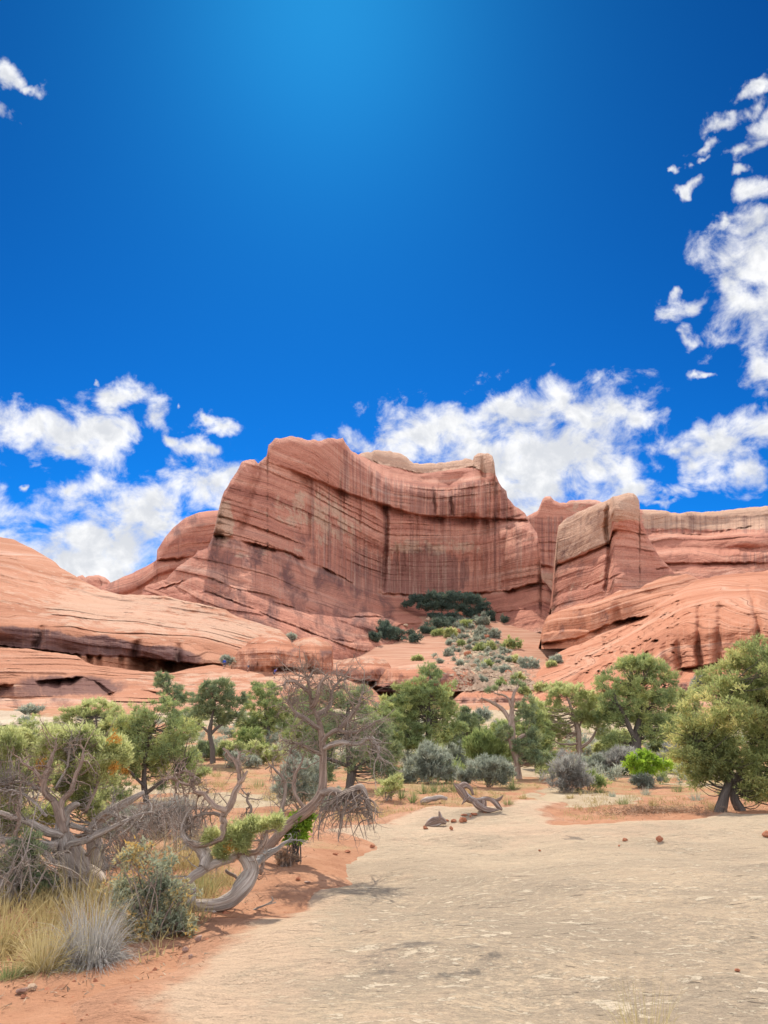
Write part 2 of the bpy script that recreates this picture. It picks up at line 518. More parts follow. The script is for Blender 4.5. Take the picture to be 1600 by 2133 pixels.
def butte_masks(X, Y):
    m = np.zeros(X.shape + (3,))
    up = band(X, Y, RIM, L2, 690, 1080)
    wall = band(X, Y, L2, L3, 600, 1125, 60)
    m[..., 0] = np.maximum.reduce([0.62 * up, 0.45 * wall, 0.85 * el(X, Y, 880, 1195, 110, 55, 0.3), 0.72 * el(X, Y, 760, 1190, 60, 60), 0.6 * el(X, Y, 700, 1150, 60, 70),
                                   0.5 * el(X, Y, 1050, 1170, 70, 60), 0.95 * band(X, Y, [(600, 1140), (800, 1165), (1000, 1160), (1130, 1140)], L3, 790, 960, 20),
                                   0.55 * el(X, Y, 800, 1030, 80, 40), 0.35 * el(X, Y, 520, 1200, 180, 60)])
    cap = band(X, Y, [(0, 0), (2000, 0)], CAPL, 752, 1040, 6, 2)
    m[..., 1] = np.maximum.reduce([1.15 * cap, 0.55 * el(X, Y, 640, 1060, 105, 42, 0.5), 0.8 * el(X, Y, 465, 1085, 26, 48, 0.4), 0.6 * el(X, Y, 900, 1140, 120, 20, 0.5), 0.5 * el(X, Y, 700, 1100, 60, 50), 0.4 * el(X, Y, 560, 1150, 90, 15)])
    m[..., 2] = np.maximum.reduce([0.52 * band(X, Y, L3, [(300, 1400), (1200, 1400)], 400, 830, 40), 0.36 * el(X, Y, 640, 1130, 60, 40), 0.24 * wall, 0.3 * el(X, Y, 860, 1205, 70, 35), 0.2 * el(X, Y, 560, 990, 150, 40), 0.2 + 0 * X])
    return m


butte = relief('sandstone_butte', 296, 1158, 620, 300, B_TOP,
               [(296, 1300), (420, 1330), (600, 1400), (760, 1405), (900, 1370), (1060, 1340), (1158, 1340)],
               [(296, 1230, 285), (350, 1220, 275), (400, 1190, 268), (440, 1135, 275), (455, 1080, 270), (470, 1030, 275), (515, 965, 288), (560, 960, 296), (600, 920, 305), (690, 920, 325),
                (480, 1180, 256), (420, 1260, 248), (500, 1290, 236), (600, 1340, 232), (700, 1350, 240), (620, 1240, 258), (760, 1290, 272), (520, 1080, 276), (600, 1090, 296), (690, 1150, 318),
                (690, 1040, 326), (760, 1200, 335), (790, 1120, 352), (800, 1010, 362), (850, 1220, 362), (900, 1150, 376), (900, 1060, 384), (900, 1020, 388), (900, 970, 400), (800, 950, 385), (1000, 1140, 372),
                (1000, 1050, 378), (1000, 980, 384), (1010, 950, 386), (1060, 1060, 372), (1080, 1120, 342), (1115, 1150, 330), (1110, 1220, 326), (1150, 1260, 318), (1060, 1270, 330), (1140, 1320, 300),
                (930, 1285, 342), (860, 1320, 306), (760, 1400, 250), (930, 1360, 300)],
               M_CLIFF, thick=110, dip=DIPB, amp=2.6, nscale=20, beds=[(9, 1.6, 4), (20, 2.0, 5)], saw=[(5.5, 2.4), (2.2, 1.1), (13, 3.4)], rt=14, rd=10, wob=1.6, jag=2.2,
               mods=[ledge(RIM, 26, 16, 730, 1015, 12), ledge(CAPL, 8, 5, 750, 1000, 10), notch(CAPL, 6, 7, 752, 1000, 10), notch(L2, 8, 16, 600, 1120, 60), ledge(L2, -4, 3, 600, 1120, 60),
                     notch(L3, 12, 10, 440, 1150, 30), ledge(L3, 4, 20, 440, 1150, 30), notch(L4, 5, 6), ledge(L4, 6, 5), notch(L5, 4, 6), ledge(L5, 5, 5),
                     bump_(890, 1042, 26, 24, 7), bump_(985, 1185, 24, 36, 6), bump_(1075, 1170, 40, 50, -9), ledge([(1000, 1128), (1020, 1110), (1040, 1097), (1070, 1090), (1098, 1096), (1122, 1116)], 13, 9, 1005, 1124, 8), bump_(1085, 1100, 24, 14, -7), crack([(1062, 1095), (1050, 1150), (1052, 1228)], 5, 7), crack([(543, 965), (520, 1040), (500, 1110)], 4, 9), crack([(940, 1020), (943, 1074)], 5, 3),
                     crack([(905, 1012), (907, 1070)], 4, 2.5), crack([(775, 965), (772, 1035)], 4, 3), crack([(800, 1050), (806, 1120), (796, 1230)], 7, 6), crack([(985, 975), (988, 1075)], -5, 18),
                     lambda X, Y, sc: 1.6 * fbm(X / 7, Y / 90, 3, 4) * win(X, 600, 1125, 60) * sstep(Y, 980, 1010) * (1 - sstep(Y - ln(L3)(X), -4, 4))],
               masks=butte_masks, seed=4)
tag(butte, 'huge red sandstone butte with a streaked hollow face, highest rock in view', 'butte')

# --- rounded shoulder behind the butte on its left
relief('sandstone_shoulder', 190, 520, 200, 130,
       [(190, 1232), (210, 1222), (245, 1207), (280, 1192), (305, 1180), (322, 1170), (327, 1166), (321, 1156), (335, 1134), (345, 1118), (360, 1100), (385, 1080), (415, 1067), (440, 1064), (470, 1062), (520, 1062)],
       [(190, 1260), (520, 1260)],
       [(200, 1230, 360), (330, 1160, 350), (330, 1240, 345), (420, 1070, 365), (420, 1240, 350), (510, 1070, 372), (510, 1240, 355)],
       M_CLIFF, thick=80, dip=[(190, 1226), (330, 1166), (520, 1150)], amp=2.5, nscale=22, beds=[(8, 2.0, 4)], saw=[(6, 2.6), (2.3, 1.0)], rt=30, rd=26, wob=3, jag=1.0,
       mods=[notch([(190, 1226), (322, 1166), (450, 1158), (520, 1160)], 5, 6)], masks=lambda X, Y: np.stack([0.35 + 0 * X, 0 * X, 0.35 + 0 * X], -1), seed=9)
tag(bpy.data.objects['sandstone_shoulder'], 'rounded red rock shoulder sloping down left behind the butte', 'rock outcrop')

# --- small knob peeping over the slickrock hill
relief('rock_outcrop', 155, 232, 60, 40, [(155, 1206), (163, 1200), (172, 1198), (178, 1203), (190, 1199), (205, 1198), (218, 1202), (226, 1208), (232, 1216)], [(155, 1250), (232, 1250)],
       [(160, 1240, 420), (230, 1240, 420), (195, 1200, 425), (195, 1225, 415)], M_CLIFF, thick=40, amp=1.5, nscale=10, beds=[(4, 1, 4)], rt=10, rd=8, jag=1.2, jscale=8, seed=12,
       masks=lambda X, Y: np.stack([0 * X, 0.2 + 0 * X, 0 * X], -1))
tag(bpy.data.objects['rock_outcrop'], 'small tan red knob of rock peeping over the left slickrock hill', 'rock outcrop')


# --- long mesa behind on the right
def mesa_masks(X, Y):
    m = np.zeros(X.shape + (3,))
    m[..., 0] = np.maximum(0.6 * win(X, 1090, 1180, 10) * sstep(Y, 1068, 1080) * (1 - sstep(Y, 1180, 1195)), 0.55 * sstep(X, 1330, 1350) * win(Y, 1072, 1112, 5))
    m[..., 0] = np.maximum(m[..., 0], 0.6 * el(X, Y, 1570, 1165, 60, 16))
    m[..., 1] = np.maximum(0.9 * sstep(X, 1325, 1350) * (1 - sstep(Y, 1096, 1110)), 0.75 * el(X, Y, 1150, 1215, 50, 26) + 0.4 * el(X, Y, 1210, 1055, 60, 12))
    m[..., 2] = 0.25
    return m


relief('sandstone_mesa', 1080, 2150, 560, 150,
       [(1080, 1090), (1101, 1072), (1121, 1065), (1130, 1042), (1136, 1035), (1147, 1035), (1154, 1043), (1166, 1048), (1180, 1047), (1185, 1043), (1206, 1041), (1228, 1039), (1250, 1044), (1290, 1052), (1337, 1062),
        (1381, 1064), (1416, 1068), (1450, 1066), (1482, 1066), (1534, 1061), (1565, 1056), (1587, 1054), (1620, 1056), (1700, 1050), (1850, 1062), (2000, 1050), (2150, 1100)],
       [(1080, 1300), (2150, 1300)],
       [(1090, 1100, 470), (1140, 1060, 480), (1140, 1180, 462), (1150, 1290, 430), (1250, 1060, 470), (1250, 1200, 440), (1360, 1080, 440), (1360, 1190, 415), (1450, 1080, 430), (1450, 1130, 420), (1450, 1190, 400),
        (1580, 1070, 415), (1580, 1130, 392), (1580, 1190, 380), (1800, 1080, 400), (1800, 1200, 370), (2100, 1100, 400), (2100, 1200, 380), (1800, 1290, 350), (1450, 1290, 380)],
       M_CLIFF, thick=120, dip=[(1080, 1100), (1340, 1112), (1600, 1095), (2150, 1100)], amp=3.0, nscale=24, beds=[(16, 3, 5)], saw=[(6, 3.0), (2.4, 1.2)], rt=10, rd=14, wob=4, jag=2.4, jscale=20,
       mods=[ledge([(1300, 1112), (1400, 1114), (1480, 1116), (1520, 1104), (1600, 1094), (2150, 1100)], 16, 5, 1320, 3000), notch([(1300, 1112), (1400, 1112), (1480, 1114), (1520, 1104), (1600, 1092), (2150, 1100)], 7, 6, 1330, 3000),
             ledge([(1330, 1146), (1600, 1150), (2150, 1150)], 14, 8, 1330, 3000), notch([(1330, 1174), (1600, 1172), (2150, 1170)], 6, 6, 1330, 3000), bump_(1560, 1125, 60, 18, -14),
             notch([(1080, 1170), (1180, 1185)], 9, 10, 1000, 1190)],
       masks=mesa_masks, seed=15)
tag(bpy.data.objects['sandstone_mesa'], 'long red mesa with a pale rim running behind the tower to the right edge', 'mesa')


# --- the pale topped tower on the right
def tower_masks(X, Y):
    m = np.zeros(X.shape + (3,))
    u = ln([(1150, 1165), (1172, 1165), (1270, 1128), (1275, 1085), (1345, 1085), (1410, 1085)])(X)
    m[..., 1] = 1.0 * (1 - sstep(Y - u, -10, 10)) + 0.25 * (X < 1270)
    m[..., 0] = 0.3 * band(X, Y, [(1150, 1085), (1330, 1030)], [(1150, 1175), (1270, 1140)], 1150, 1268, 30, 20) + 0.15
    m[..., 2] = 0.3
    return m


T3 = [(1150, 1180), (1175, 1172), (1270, 1132), (1276, 1106), (1345, 1104), (1410, 1110)]
relief('sandstone_tower', 1148, 1412, 220, 230,
       [(1148, 1262), (1152, 1225), (1157, 1160), (1161, 1110), (1163, 1096), (1180, 1079), (1206, 1066), (1232, 1054), (1250, 1048), (1263, 1042), (1270, 1040), (1276, 1035), (1295, 1031), (1309, 1027), (1320, 1028),
        (1327, 1034), (1332, 1044), (1334, 1078), (1343, 1100), (1350, 1120), (1363, 1142), (1376, 1164), (1390, 1177), (1404, 1194), (1412, 1215)],
       [(1148, 1320), (1412, 1300)],
       [(1155, 1120, 312), (1155, 1240, 300), (1200, 1090, 296), (1200, 1230, 284), (1260, 1060, 268), (1266, 1200, 256), (1280, 1060, 262), (1280, 1200, 254), (1330, 1080, 270), (1340, 1200, 262),
        (1395, 1200, 274), (1200, 1300, 270), (1350, 1290, 245), (1410, 1290, 262)],
       M_CLIFF, thick=46, dip=[(1148, 1176), (1270, 1130), (1280, 1104), (1412, 1108)], amp=1.8, nscale=15, beds=[(6, 1.0, 4)], saw=[(7, 1.8), (2.2, 0.8)], rt=16, rd=10, wob=2, jag=1.4, jscale=14,
       mods=[notch(T3, 6, 8), notch([(1150, 1248), (1200, 1232), (1266, 1205), (1300, 1192), (1412, 1180)], 4, 6), ledge([(1150, 1248), (1200, 1232), (1266, 1205), (1300, 1192), (1412, 1180)], 2.5, 4),
             crack([(1270, 1040), (1262, 1090), (1272, 1150), (1262, 1230)], 5, 5), bump_(1300, 1075, 34, 26, -5), bump_(1210, 1120, 40, 30, -4), bump_(1205, 1175, 40, 9, 3), ledge([(1148, 1215), (1172, 1172), (1180, 1060)], 0, 1)],
       masks=tower_masks, seed=21)
tag(bpy.data.objects['sandstone_tower'], 'leaning sandstone tower with a pale tan top standing right of the butte', 'rock tower')

# --- overhanging red ledge below the tower
relief('sandstone_ledge', 1128, 1520, 260, 110,
       [(1128, 1330), (1132, 1305), (1136, 1292), (1142, 1282), (1170, 1272), (1200, 1261), (1208, 1257), (1230, 1257), (1252, 1250), (1272, 1240), (1290, 1230), (1310, 1229), (1332, 1226), (1352, 1214), (1376, 1201), (1392, 1197),
        (1412, 1195), (1432, 1196), (1452, 1205), (1480, 1212), (1520, 1230)],
       [(1128, 1352), (1200, 1350), (1270, 1330), (1340, 1312), (1520, 1300)],
       [(1140, 1300, 236), (1140, 1345, 232), (1200, 1280, 222), (1200, 1345, 220), (1280, 1260, 214), (1290, 1300, 212), (1360, 1230, 222), (1360, 1290, 205), (1420, 1200, 236), (1420, 1260, 205), (1510, 1240, 230), (1510, 1290, 200)],
       M_DOME, thick=50, dip=[(1128, 1335), (1240, 1310), (1520, 1230)], amp=1.8, nscale=12, beds=[(3.2, 0.9, 4)], saw=[(2.6, 1.3), (0.9, 0.5)], rt=26, rd=12, wob=2, jag=1.2,
       mods=[notch([(1128, 1340), (1160, 1336), (1200, 1330), (1242, 1312), (1280, 1296), (1310, 1288), (1345, 1284), (1520, 1300)], 10, 9, 1120, 1400), ledge([(1128, 1320), (1180, 1314), (1215, 1312), (1230, 1318)], 4, 3, 1130, 1225, 8),
             bump_(1285, 1275, 9, 24, 3.5), bump_(1250, 1280, 26, 16, 2.5), bump_(1345, 1235, 24, 10, 5)],
       masks=lambda X, Y: np.stack([0.28 * win(Y, 1255, 1320, 25), 0 * X, 0.35 * win(Y, 1265, 1330, 10)], -1), seed=27)
tag(bpy.data.objects['sandstone_ledge'], 'overhanging red sandstone ledge at the foot of the pale topped tower', 'rock ledge')


# --- big slickrock dome on the right, in front of the tower
def dome_masks(X, Y):
    m = np.zeros(X.shape + (3,))
    m[..., 0] = 0.3 * win(X, 1390, 1700, 60) * win(Y, 1290, 1400, 12)
    m[..., 1] = 0.35 * el(X, Y, 1250, 1370, 120, 50) + 0.25 * (Y < 1280)
    m[..., 2] = 0.3 * win(X, 1300, 1390, 20) * win(Y, 1330, 1400, 10)
    return m


relief('slickrock_dome', 1095, 2300, 560, 230,
       [(1095, 1436), (1105, 1422), (1118, 1402), (1135, 1380), (1160, 1362), (1185, 1350), (1215, 1338), (1240, 1325), (1275, 1308), (1310, 1296), (1338, 1284), (1352, 1262), (1364, 1246), (1385, 1236), (1410, 1224), (1440, 1214),
        (1465, 1205), (1490, 1199), (1530, 1195), (1565, 1192), (1600, 1188), (1680, 1178), (1800, 1180), (2000, 1150), (2300, 1190)],
       [(1095, 1475), (1300, 1475), (1500, 1480), (2300, 1500)],
       [(1100, 1430, 150), (1130, 1395, 168), (1180, 1360, 188), (1220, 1345, 196), (1300, 1300, 212), (1345, 1285, 210), (1370, 1255, 214), (1440, 1220, 218), (1520, 1200, 222), (1600, 1195, 216), (1180, 1430, 138), (1260, 1400, 142), (1300, 1350, 168),
        (1350, 1330, 160), (1420, 1300, 150), (1420, 1260, 178), (1500, 1290, 142), (1500, 1240, 172), (1580, 1290, 136), (1580, 1240, 160), (1420, 1385, 136), (1500, 1375, 130), (1580, 1360, 126), (1420, 1440, 118), (1500, 1440, 112),
        (1250, 1460, 122), (1120, 1470, 126), (1600, 1470, 100), (1800, 1200, 205), (1800, 1300, 128), (1800, 1400, 110), (2200, 1200, 200), (2200, 1400, 100)],
       M_DOME, thick=60, dip=[(1095, 1448), (1250, 1376), (1350, 1306), (1430, 1270), (1500, 1258), (1580, 1268), (1680, 1300), (2300, 1320)], amp=4.2, nscale=19, beds=[(7, 1.6, 3)], saw=[(2.6, 2.6), (0.9, 1.0)], rt=24, rd=8, wob=3, jag=1.6, jscale=22,
       mods=[crack([(1418, 1250), (1412, 1310), (1416, 1392)], 3.2, 9), crack([(1458, 1258), (1454, 1330), (1457, 1388)], 4, 6), crack([(1502, 1262), (1494, 1330), (1496, 1382)], 2.2, 7), crack([(1372, 1300), (1360, 1390)], 2.5, 9),
             crack([(1560, 1220), (1580, 1300), (1572, 1380)], 4, 6), notch([(1390, 1400), (1420, 1393), (1462, 1387), (1500, 1380), (1700, 1370)], 5, 9, 1380, 3000, 12),
             ledge([(1380, 1418), (1440, 1412), (1500, 1404), (1700, 1400)], 5, 5, 1380, 3000, 10), notch([(1400, 1432), (1460, 1425), (1560, 1430), (1800, 1430)], 3, 5, 1390, 3000, 10),
             bump_(1360, 1290, 20, 12, 5), bump_(1215, 1420, 18, 24, 5), bump_(1100, 1460, 40, 20, 3),
             lambda X, Y, sc: 4.5 * np.maximum(0, fbm(X / 12, Y / 8, 7, 3) - 0.42) * win(X, 1180, 1420, 30), lambda X, Y, sc: -3.5 * np.abs(vnoise(X / 38, Y / 60, 3.3, 5)) * sstep(X, 1330, 1400)],
       masks=dome_masks, seed=33)
tag(bpy.data.objects['slickrock_dome'], 'broad red slickrock dome with vertical grooves at the right edge below the mesa', 'rock dome')


# --- slickrock hill on the left
H_LIP = [(-700, 1300), (0, 1296), (60, 1300), (100, 1303), (160, 1320), (220, 1316), (265, 1328), (285, 1336), (330, 1338), (375, 1342), (400, 1352), (430, 1364), (470, 1374), (520, 1385)]
H_FOOT = [(-700, 1345), (0, 1346), (70, 1354), (160, 1364), (270, 1368), (330, 1374), (400, 1384), (450, 1384), (520, 1392)]


def hill_masks(X, Y):
    m = np.zeros(X.shape + (3,))
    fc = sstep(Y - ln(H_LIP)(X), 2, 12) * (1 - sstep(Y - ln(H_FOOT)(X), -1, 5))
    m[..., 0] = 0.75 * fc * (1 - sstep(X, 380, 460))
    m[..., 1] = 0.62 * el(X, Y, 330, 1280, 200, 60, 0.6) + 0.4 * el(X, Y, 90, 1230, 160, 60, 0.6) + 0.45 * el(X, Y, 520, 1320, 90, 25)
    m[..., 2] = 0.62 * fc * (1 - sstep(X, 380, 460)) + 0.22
    return m


hill = relief('slickrock_hill', -700, 640, 640, 260,
              [(-700, 1040), (-400, 1060), (-200, 1090), (0, 1118), (30, 1124), (60, 1139), (95, 1158), (115, 1171), (126, 1183), (150, 1196), (180, 1214), (210, 1228), (250, 1238), (300, 1240), (345, 1242), (400, 1254), (440, 1262), (470, 1270),
               (484, 1280), (500, 1287), (540, 1298), (584, 1312), (600, 1328), (614, 1344), (640, 1400)],
              [(-700, 1380), (0, 1385), (160, 1392), (400, 1402), (640, 1412)],
              [(-600, 1100, 250), (0, 1130, 238), (100, 1180, 224), (200, 1230, 212), (0, 1220, 178), (100, 1250, 178), (300, 1250, 205), (450, 1270, 202), (590, 1325, 190), (0, 1290, 146), (150, 1300, 148), (300, 1320, 152), (420, 1340, 156),
               (520, 1340, 172), (0, 1350, 141), (150, 1360, 143), (300, 1370, 147), (430, 1385, 149), (560, 1390, 156), (620, 1380, 165), (-600, 1250, 170), (-600, 1330, 140), (250, 1280, 176), (400, 1300, 178), (0, 1385, 141), (300, 1400, 147), (600, 1410, 155)],
              M_SLICK, thick=90, dip=[(-700, 1200), (0, 1290), (100, 1303), (280, 1336), (420, 1362), (640, 1400)], amp=2.0, nscale=16, beds=[(4.5, 2.0, 3)], saw=[(3.4, 2.3), (1.25, 1.1), (0.5, .4)], rt=10, rd=6, wob=4, jag=1.2, jscale=24,
              mods=[notch(H_FOOT, 16, 40, -2000, 455, 14, 3), lambda X, Y, sc: -2.0 * win(Y - ln(H_LIP)(X), 0, 30, 12) * (X < 470), bump_(0, 1340, 60, 20, 3), crack([(285, 1336), (280, 1372)], 4, 9), crack([(372, 1342), (372, 1380)], 4, 7), crack([(85, 1303), (75, 1352)], 3, 8),
                    ledge([(0, 1190), (60, 1196), (110, 1225), (150, 1232), (220, 1228)], 6, 4, -800, 160, 30), ledge([(60, 1215), (100, 1222), (140, 1232)], 4, 3, 50, 150, 15), ledge([(250, 1242), (340, 1246), (420, 1262), (480, 1272)], -4, 3, 300, 480, 20)],
              masks=hill_masks, seed=41)
tag(hill, 'sunlit pink slickrock hill with a dark overhang filling the left side', 'slickrock hill')


def bench_masks(X, Y):
    m = np.zeros(X.shape + (3,))
    m[..., 1] = 0.3 * el(X, Y, 500, 1420, 260, 20) + 0.25
    m[..., 2] = np.maximum(0.75 * el(X, Y, 150, 1428, 130, 22, 0.5), 0.7 * el(X, Y, 60, 1440, 90, 14, 0.5)) + 0.1
    return m


bench = relief('slickrock_bench', -700, 800, 620, 150,
               [(-700, 1330), (-100, 1338), (0, 1347), (40, 1350), (70, 1354), (120, 1360), (160, 1366), (180, 1378), (196, 1386), (260, 1393), (320, 1400), (352, 1402), (385, 1395), (420, 1388), (445, 1384), (480, 1392), (530, 1397),
                (600, 1398), (650, 1404), (700, 1404), (740, 1412), (765, 1424), (785, 1442), (800, 1462)],
               [(-700, 1462), (0, 1462), (220, 1460), (330, 1462), (500, 1475), (800, 1478)],
               [(-600, 1350, 138), (-600, 1440, 104), (0, 1352, 138), (0, 1400, 118), (0, 1430, 112), (0, 1458, 112), (120, 1400, 120), (120, 1440, 112), (230, 1400, 130), (240, 1440, 113), (350, 1410, 134), (350, 1450, 112), (450, 1400, 139),
                (450, 1450, 112), (560, 1405, 140), (560, 1450, 113), (700, 1415, 134), (700, 1460, 112), (790, 1470, 116)],
               M_SLICK, thick=16, dip=[(-700, 1420), (0, 1440), (240, 1448), (500, 1440), (800, 1450)], amp=1.0, nscale=9, beds=[(2.2, 1.5, 3)], saw=[(1.6, 2.2), (0.6, 0.9)], rt=6, rd=3, wob=1.5, jag=1.4, jscale=20,
               mods=[notch([(0, 1428), (60, 1422), (150, 1412), (170, 1410), (200, 1418), (225, 1436), (240, 1446)], 5, 22, -800, 232, 8), notch([(220, 1446), (250, 1440), (300, 1438), (330, 1442)], 4, 8, 225, 340, 8), bump_(195, 1430, 26, 16, 3)],
               masks=bench_masks, seed=47)
tag(bench, 'low pink slickrock bench below the hill where the hikers walk', 'slickrock bench')

M_PALE = rock_mat('pale_ledge_rock', [(0.34, 0.24, 0.16), (0.46, 0.36, 0.25), (0.54, 0.44, 0.31), (0.58, 0.48, 0.36)], 3.0, 1.2, bumpd=0.3)
o = relief('rock_ledge', -500, 150, 260, 60, [(-500, 1470), (-100, 1478), (0, 1480), (40, 1481), (52, 1489), (95, 1494), (122, 1497), (132, 1503), (150, 1540)], [(-500, 1560), (150, 1560)],
           [(-400, 1490, 76), (-400, 1550, 54), (0, 1484, 76), (0, 1510, 64), (0, 1550, 54), (120, 1500, 72), (120, 1515, 64), (140, 1550, 56)], M_PALE, thick=8, dip=[(-500, 1515), (0, 1516), (130, 1502)], amp=.5, nscale=4, saw=[(.5, .9), (.2, .3)], rt=4, rd=1, jag=.8,
           mods=[notch([(-500, 1516), (0, 1514), (40, 1508), (130, 1502), (150, 1502)], 3.5, 16)], seed=58, masks=lambda X, Y: np.stack([0 * X, .2 + 0 * X, .5 * (Y > 1505)], -1))
tag(o, 'pale flat rock ledge with a dark undercut at the left edge beyond the trees', 'rock ledge')
o = relief('rock_ledge', -500, 345, 300, 50, [(-500, 1450), (0, 1452), (60, 1455), (120, 1453), (200, 1457), (260, 1454), (300, 1450), (330, 1452), (345, 1470)], [(-500, 1492), (345, 1490)],
           [(-400, 1455, 112), (-400, 1490, 88), (0, 1455, 112), (0, 1490, 88), (150, 1470, 98), (330, 1455, 112), (330, 1490, 92)], M_SLICK, thick=6, dip=[(-500, 1470), (345, 1470)], amp=.6, nscale=4, saw=[(.55, 1.5), (.22, .6)], rt=3, rd=1, jag=1.2, jscale=10, seed=59,
           masks=lambda X, Y: np.stack([0 * X, .45 + 0 * X, .35 + 0 * X], -1))
tag(o, 'thinly layered purple pink ledges at the foot of the low bench', 'rock ledge')

# --- rounded boulder domes along the foot of the cliff: name, x range, outline, depth, label
DOMES = [
    ([(478, 1396), (484, 1372), (496, 1356), (512, 1344), (522, 1332), (545, 1325), (562, 1322), (585, 1327), (600, 1334), (620, 1346), (634, 1362), (644, 1384), (648, 1400)], 1404, 142, 'wide rust red slickrock dome directly above the hikers', 51),
    ([(600, 1352), (612, 1336), (632, 1328), (660, 1327), (684, 1338), (698, 1352), (704, 1366), (702, 1382), (692, 1402)], 1406, 152, 'smooth red dome pitted with holes, at the right shoulder of the dome above the hikers', 52),
    ([(684, 1416), (694, 1398), (704, 1384), (730, 1373), (752, 1368), (775, 1367), (798, 1371), (812, 1384), (820, 1402), (824, 1424)], 1432, 134, 'red rounded rock left of the gap behind the dead juniper top', 53),
    ([(776, 1434), (788, 1408), (802, 1396), (830, 1388), (860, 1384), (900, 1380), (922, 1384), (944, 1396), (966, 1412), (978, 1432)], 1440, 130, 'long low red rock directly behind the conical pinyon', 54),
    ([(918, 1424), (928, 1402), (940, 1391), (960, 1390), (978, 1394), (990, 1404), (996, 1416), (997, 1430)], 1434, 138, 'small brown red boulder with a steep right end, right of the conical pinyon', 55),
    ([(925, 1482), (940, 1462), (960, 1444), (985, 1432), (1010, 1428), (1040, 1430), (1075, 1440), (1108, 1450), (1128, 1466), (1140, 1484)], 1488, 108, 'flat pink red slab dome below the rubble slope', 56),
    ([(1395, 1436), (1410, 1420), (1440, 1410), (1470, 1404), (1500, 1408), (1530, 1420), (1548, 1440)], 1450, 108, 'flat red rock at the foot of the grooved dome, seen above the right trees', 57),
]
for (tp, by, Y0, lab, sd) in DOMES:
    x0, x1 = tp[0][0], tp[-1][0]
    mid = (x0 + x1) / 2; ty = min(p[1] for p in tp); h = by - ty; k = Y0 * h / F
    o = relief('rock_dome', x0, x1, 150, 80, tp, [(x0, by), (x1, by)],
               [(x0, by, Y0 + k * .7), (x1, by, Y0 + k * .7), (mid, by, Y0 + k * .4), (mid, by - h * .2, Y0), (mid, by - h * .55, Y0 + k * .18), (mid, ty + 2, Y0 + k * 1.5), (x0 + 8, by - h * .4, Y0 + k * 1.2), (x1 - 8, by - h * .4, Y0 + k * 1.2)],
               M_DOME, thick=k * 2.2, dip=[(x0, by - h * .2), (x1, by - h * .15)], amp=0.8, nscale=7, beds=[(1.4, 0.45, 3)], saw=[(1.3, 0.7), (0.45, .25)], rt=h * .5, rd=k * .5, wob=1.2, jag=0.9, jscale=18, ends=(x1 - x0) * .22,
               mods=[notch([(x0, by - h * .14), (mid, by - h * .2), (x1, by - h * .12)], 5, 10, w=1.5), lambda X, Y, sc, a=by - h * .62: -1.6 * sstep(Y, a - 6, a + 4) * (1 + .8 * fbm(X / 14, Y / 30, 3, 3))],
               masks=lambda X, Y, a=by - h * .75, b=by: np.stack([0.42 * win(Y, a + 6, b + 40, 12), 0.5 * (1 - sstep(Y, a - 4, a + 6)), 0.5 * win(Y, a + 4, b + 40, 10)], -1), seed=sd)  # varnished fronts; dark fronts and pale tops also carry painted shade and light
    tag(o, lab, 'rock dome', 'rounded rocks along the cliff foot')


# ------------------------------------------------------------------ ground
GK = np.array([(-200, 0), (0, 0), (20, 0.0), (25, 0.1), (31, 0.16), (36, 0.38), (42, 0.7), (47, 1.2), (54, 1.83), (72, 3.7), (90, 5.6), (110, 7.0), (125, 8.0), (145, 9.7), (165, 13.8), (200, 20.5), (240, 27), (300, 41), (345, 57),
               (420, 66), (600, 66), (9000, 60)], float)


def ray_flat(px, py, z=0.0):
    d = P(px, py, 1.0) - CAM
    return CAM + d * ((z - CAM[2]) / d[2])


SLAB = [ray_flat(*p)[:2] for p in [(120, 2300), (235, 2085), (372, 2008), (432, 1962), (482, 1925), (520, 1880), (548, 1840), (575, 1815), (606, 1795), (632, 1765), (668, 1735), (730, 1712), (830, 1696), (900, 1688), (985, 1690), (1050, 1675),
                                    (1100, 1655), (1165, 1656), (1185, 1668), (1140, 1680), (1150, 1700), (1240, 1713), (1340, 1712), (1420, 1700), (1500, 1691), (1600, 1682), (1900, 1684)]]
SLAB = np.array(SLAB + [[22, 12], [22, -12], [-0.9, -12]])


def sdist(x, y, poly):
    """distance to a closed outline, positive inside"""
    x, y = np.broadcast_arrays(np.asarray(x, float), np.asarray(y, float))
    d = np.full(x.shape, 1e9); ins = np.zeros(x.shape, bool)
    for i in range(len(poly)):
        a, b = poly[i], poly[(i + 1) % len(poly)]
        e = b - a
        t = np.clip(((x - a[0]) * e[0] + (y - a[1]) * e[1]) / (e @ e), 0, 1)
        d = np.minimum(d, np.hypot(x - a[0] - t * e[0], y - a[1] - t * e[1]))
        c = (a[1] > y) != (b[1] > y)
        ins ^= c & (x < (b[0] - a[0]) * (y - a[1]) / (b[1] - a[1] + 1e-12) + a[0])
    return np.where(ins, d, -d)


def gz(x, y):
    x, y = np.broadcast_arrays(np.asarray(x, float), np.asarray(y, float))
    z = np.interp(y, GK[:, 0], GK[:, 1])
    near = 1 - sstep(y, 90, 200)
    z = z + 0.10 * fbm(x / 5, y / 5, 0, 4, 71) * (0.4 + near) * sstep(np.hypot(x, y), 3, 14) + 0.03 * fbm(x / 0.8, y / 0.8, 1, 4, 72) * near
    z = z + 1.6 * fbm(x / 30, y / 30, 2, 4, 73) * sstep(y, 60, 140)
    d = sdist(x, y, SLAB)
    z = z - 0.05 - 0.22 * sstep(d, 0.2, 2.0)
    # ledges stepping up on the far left
    return z


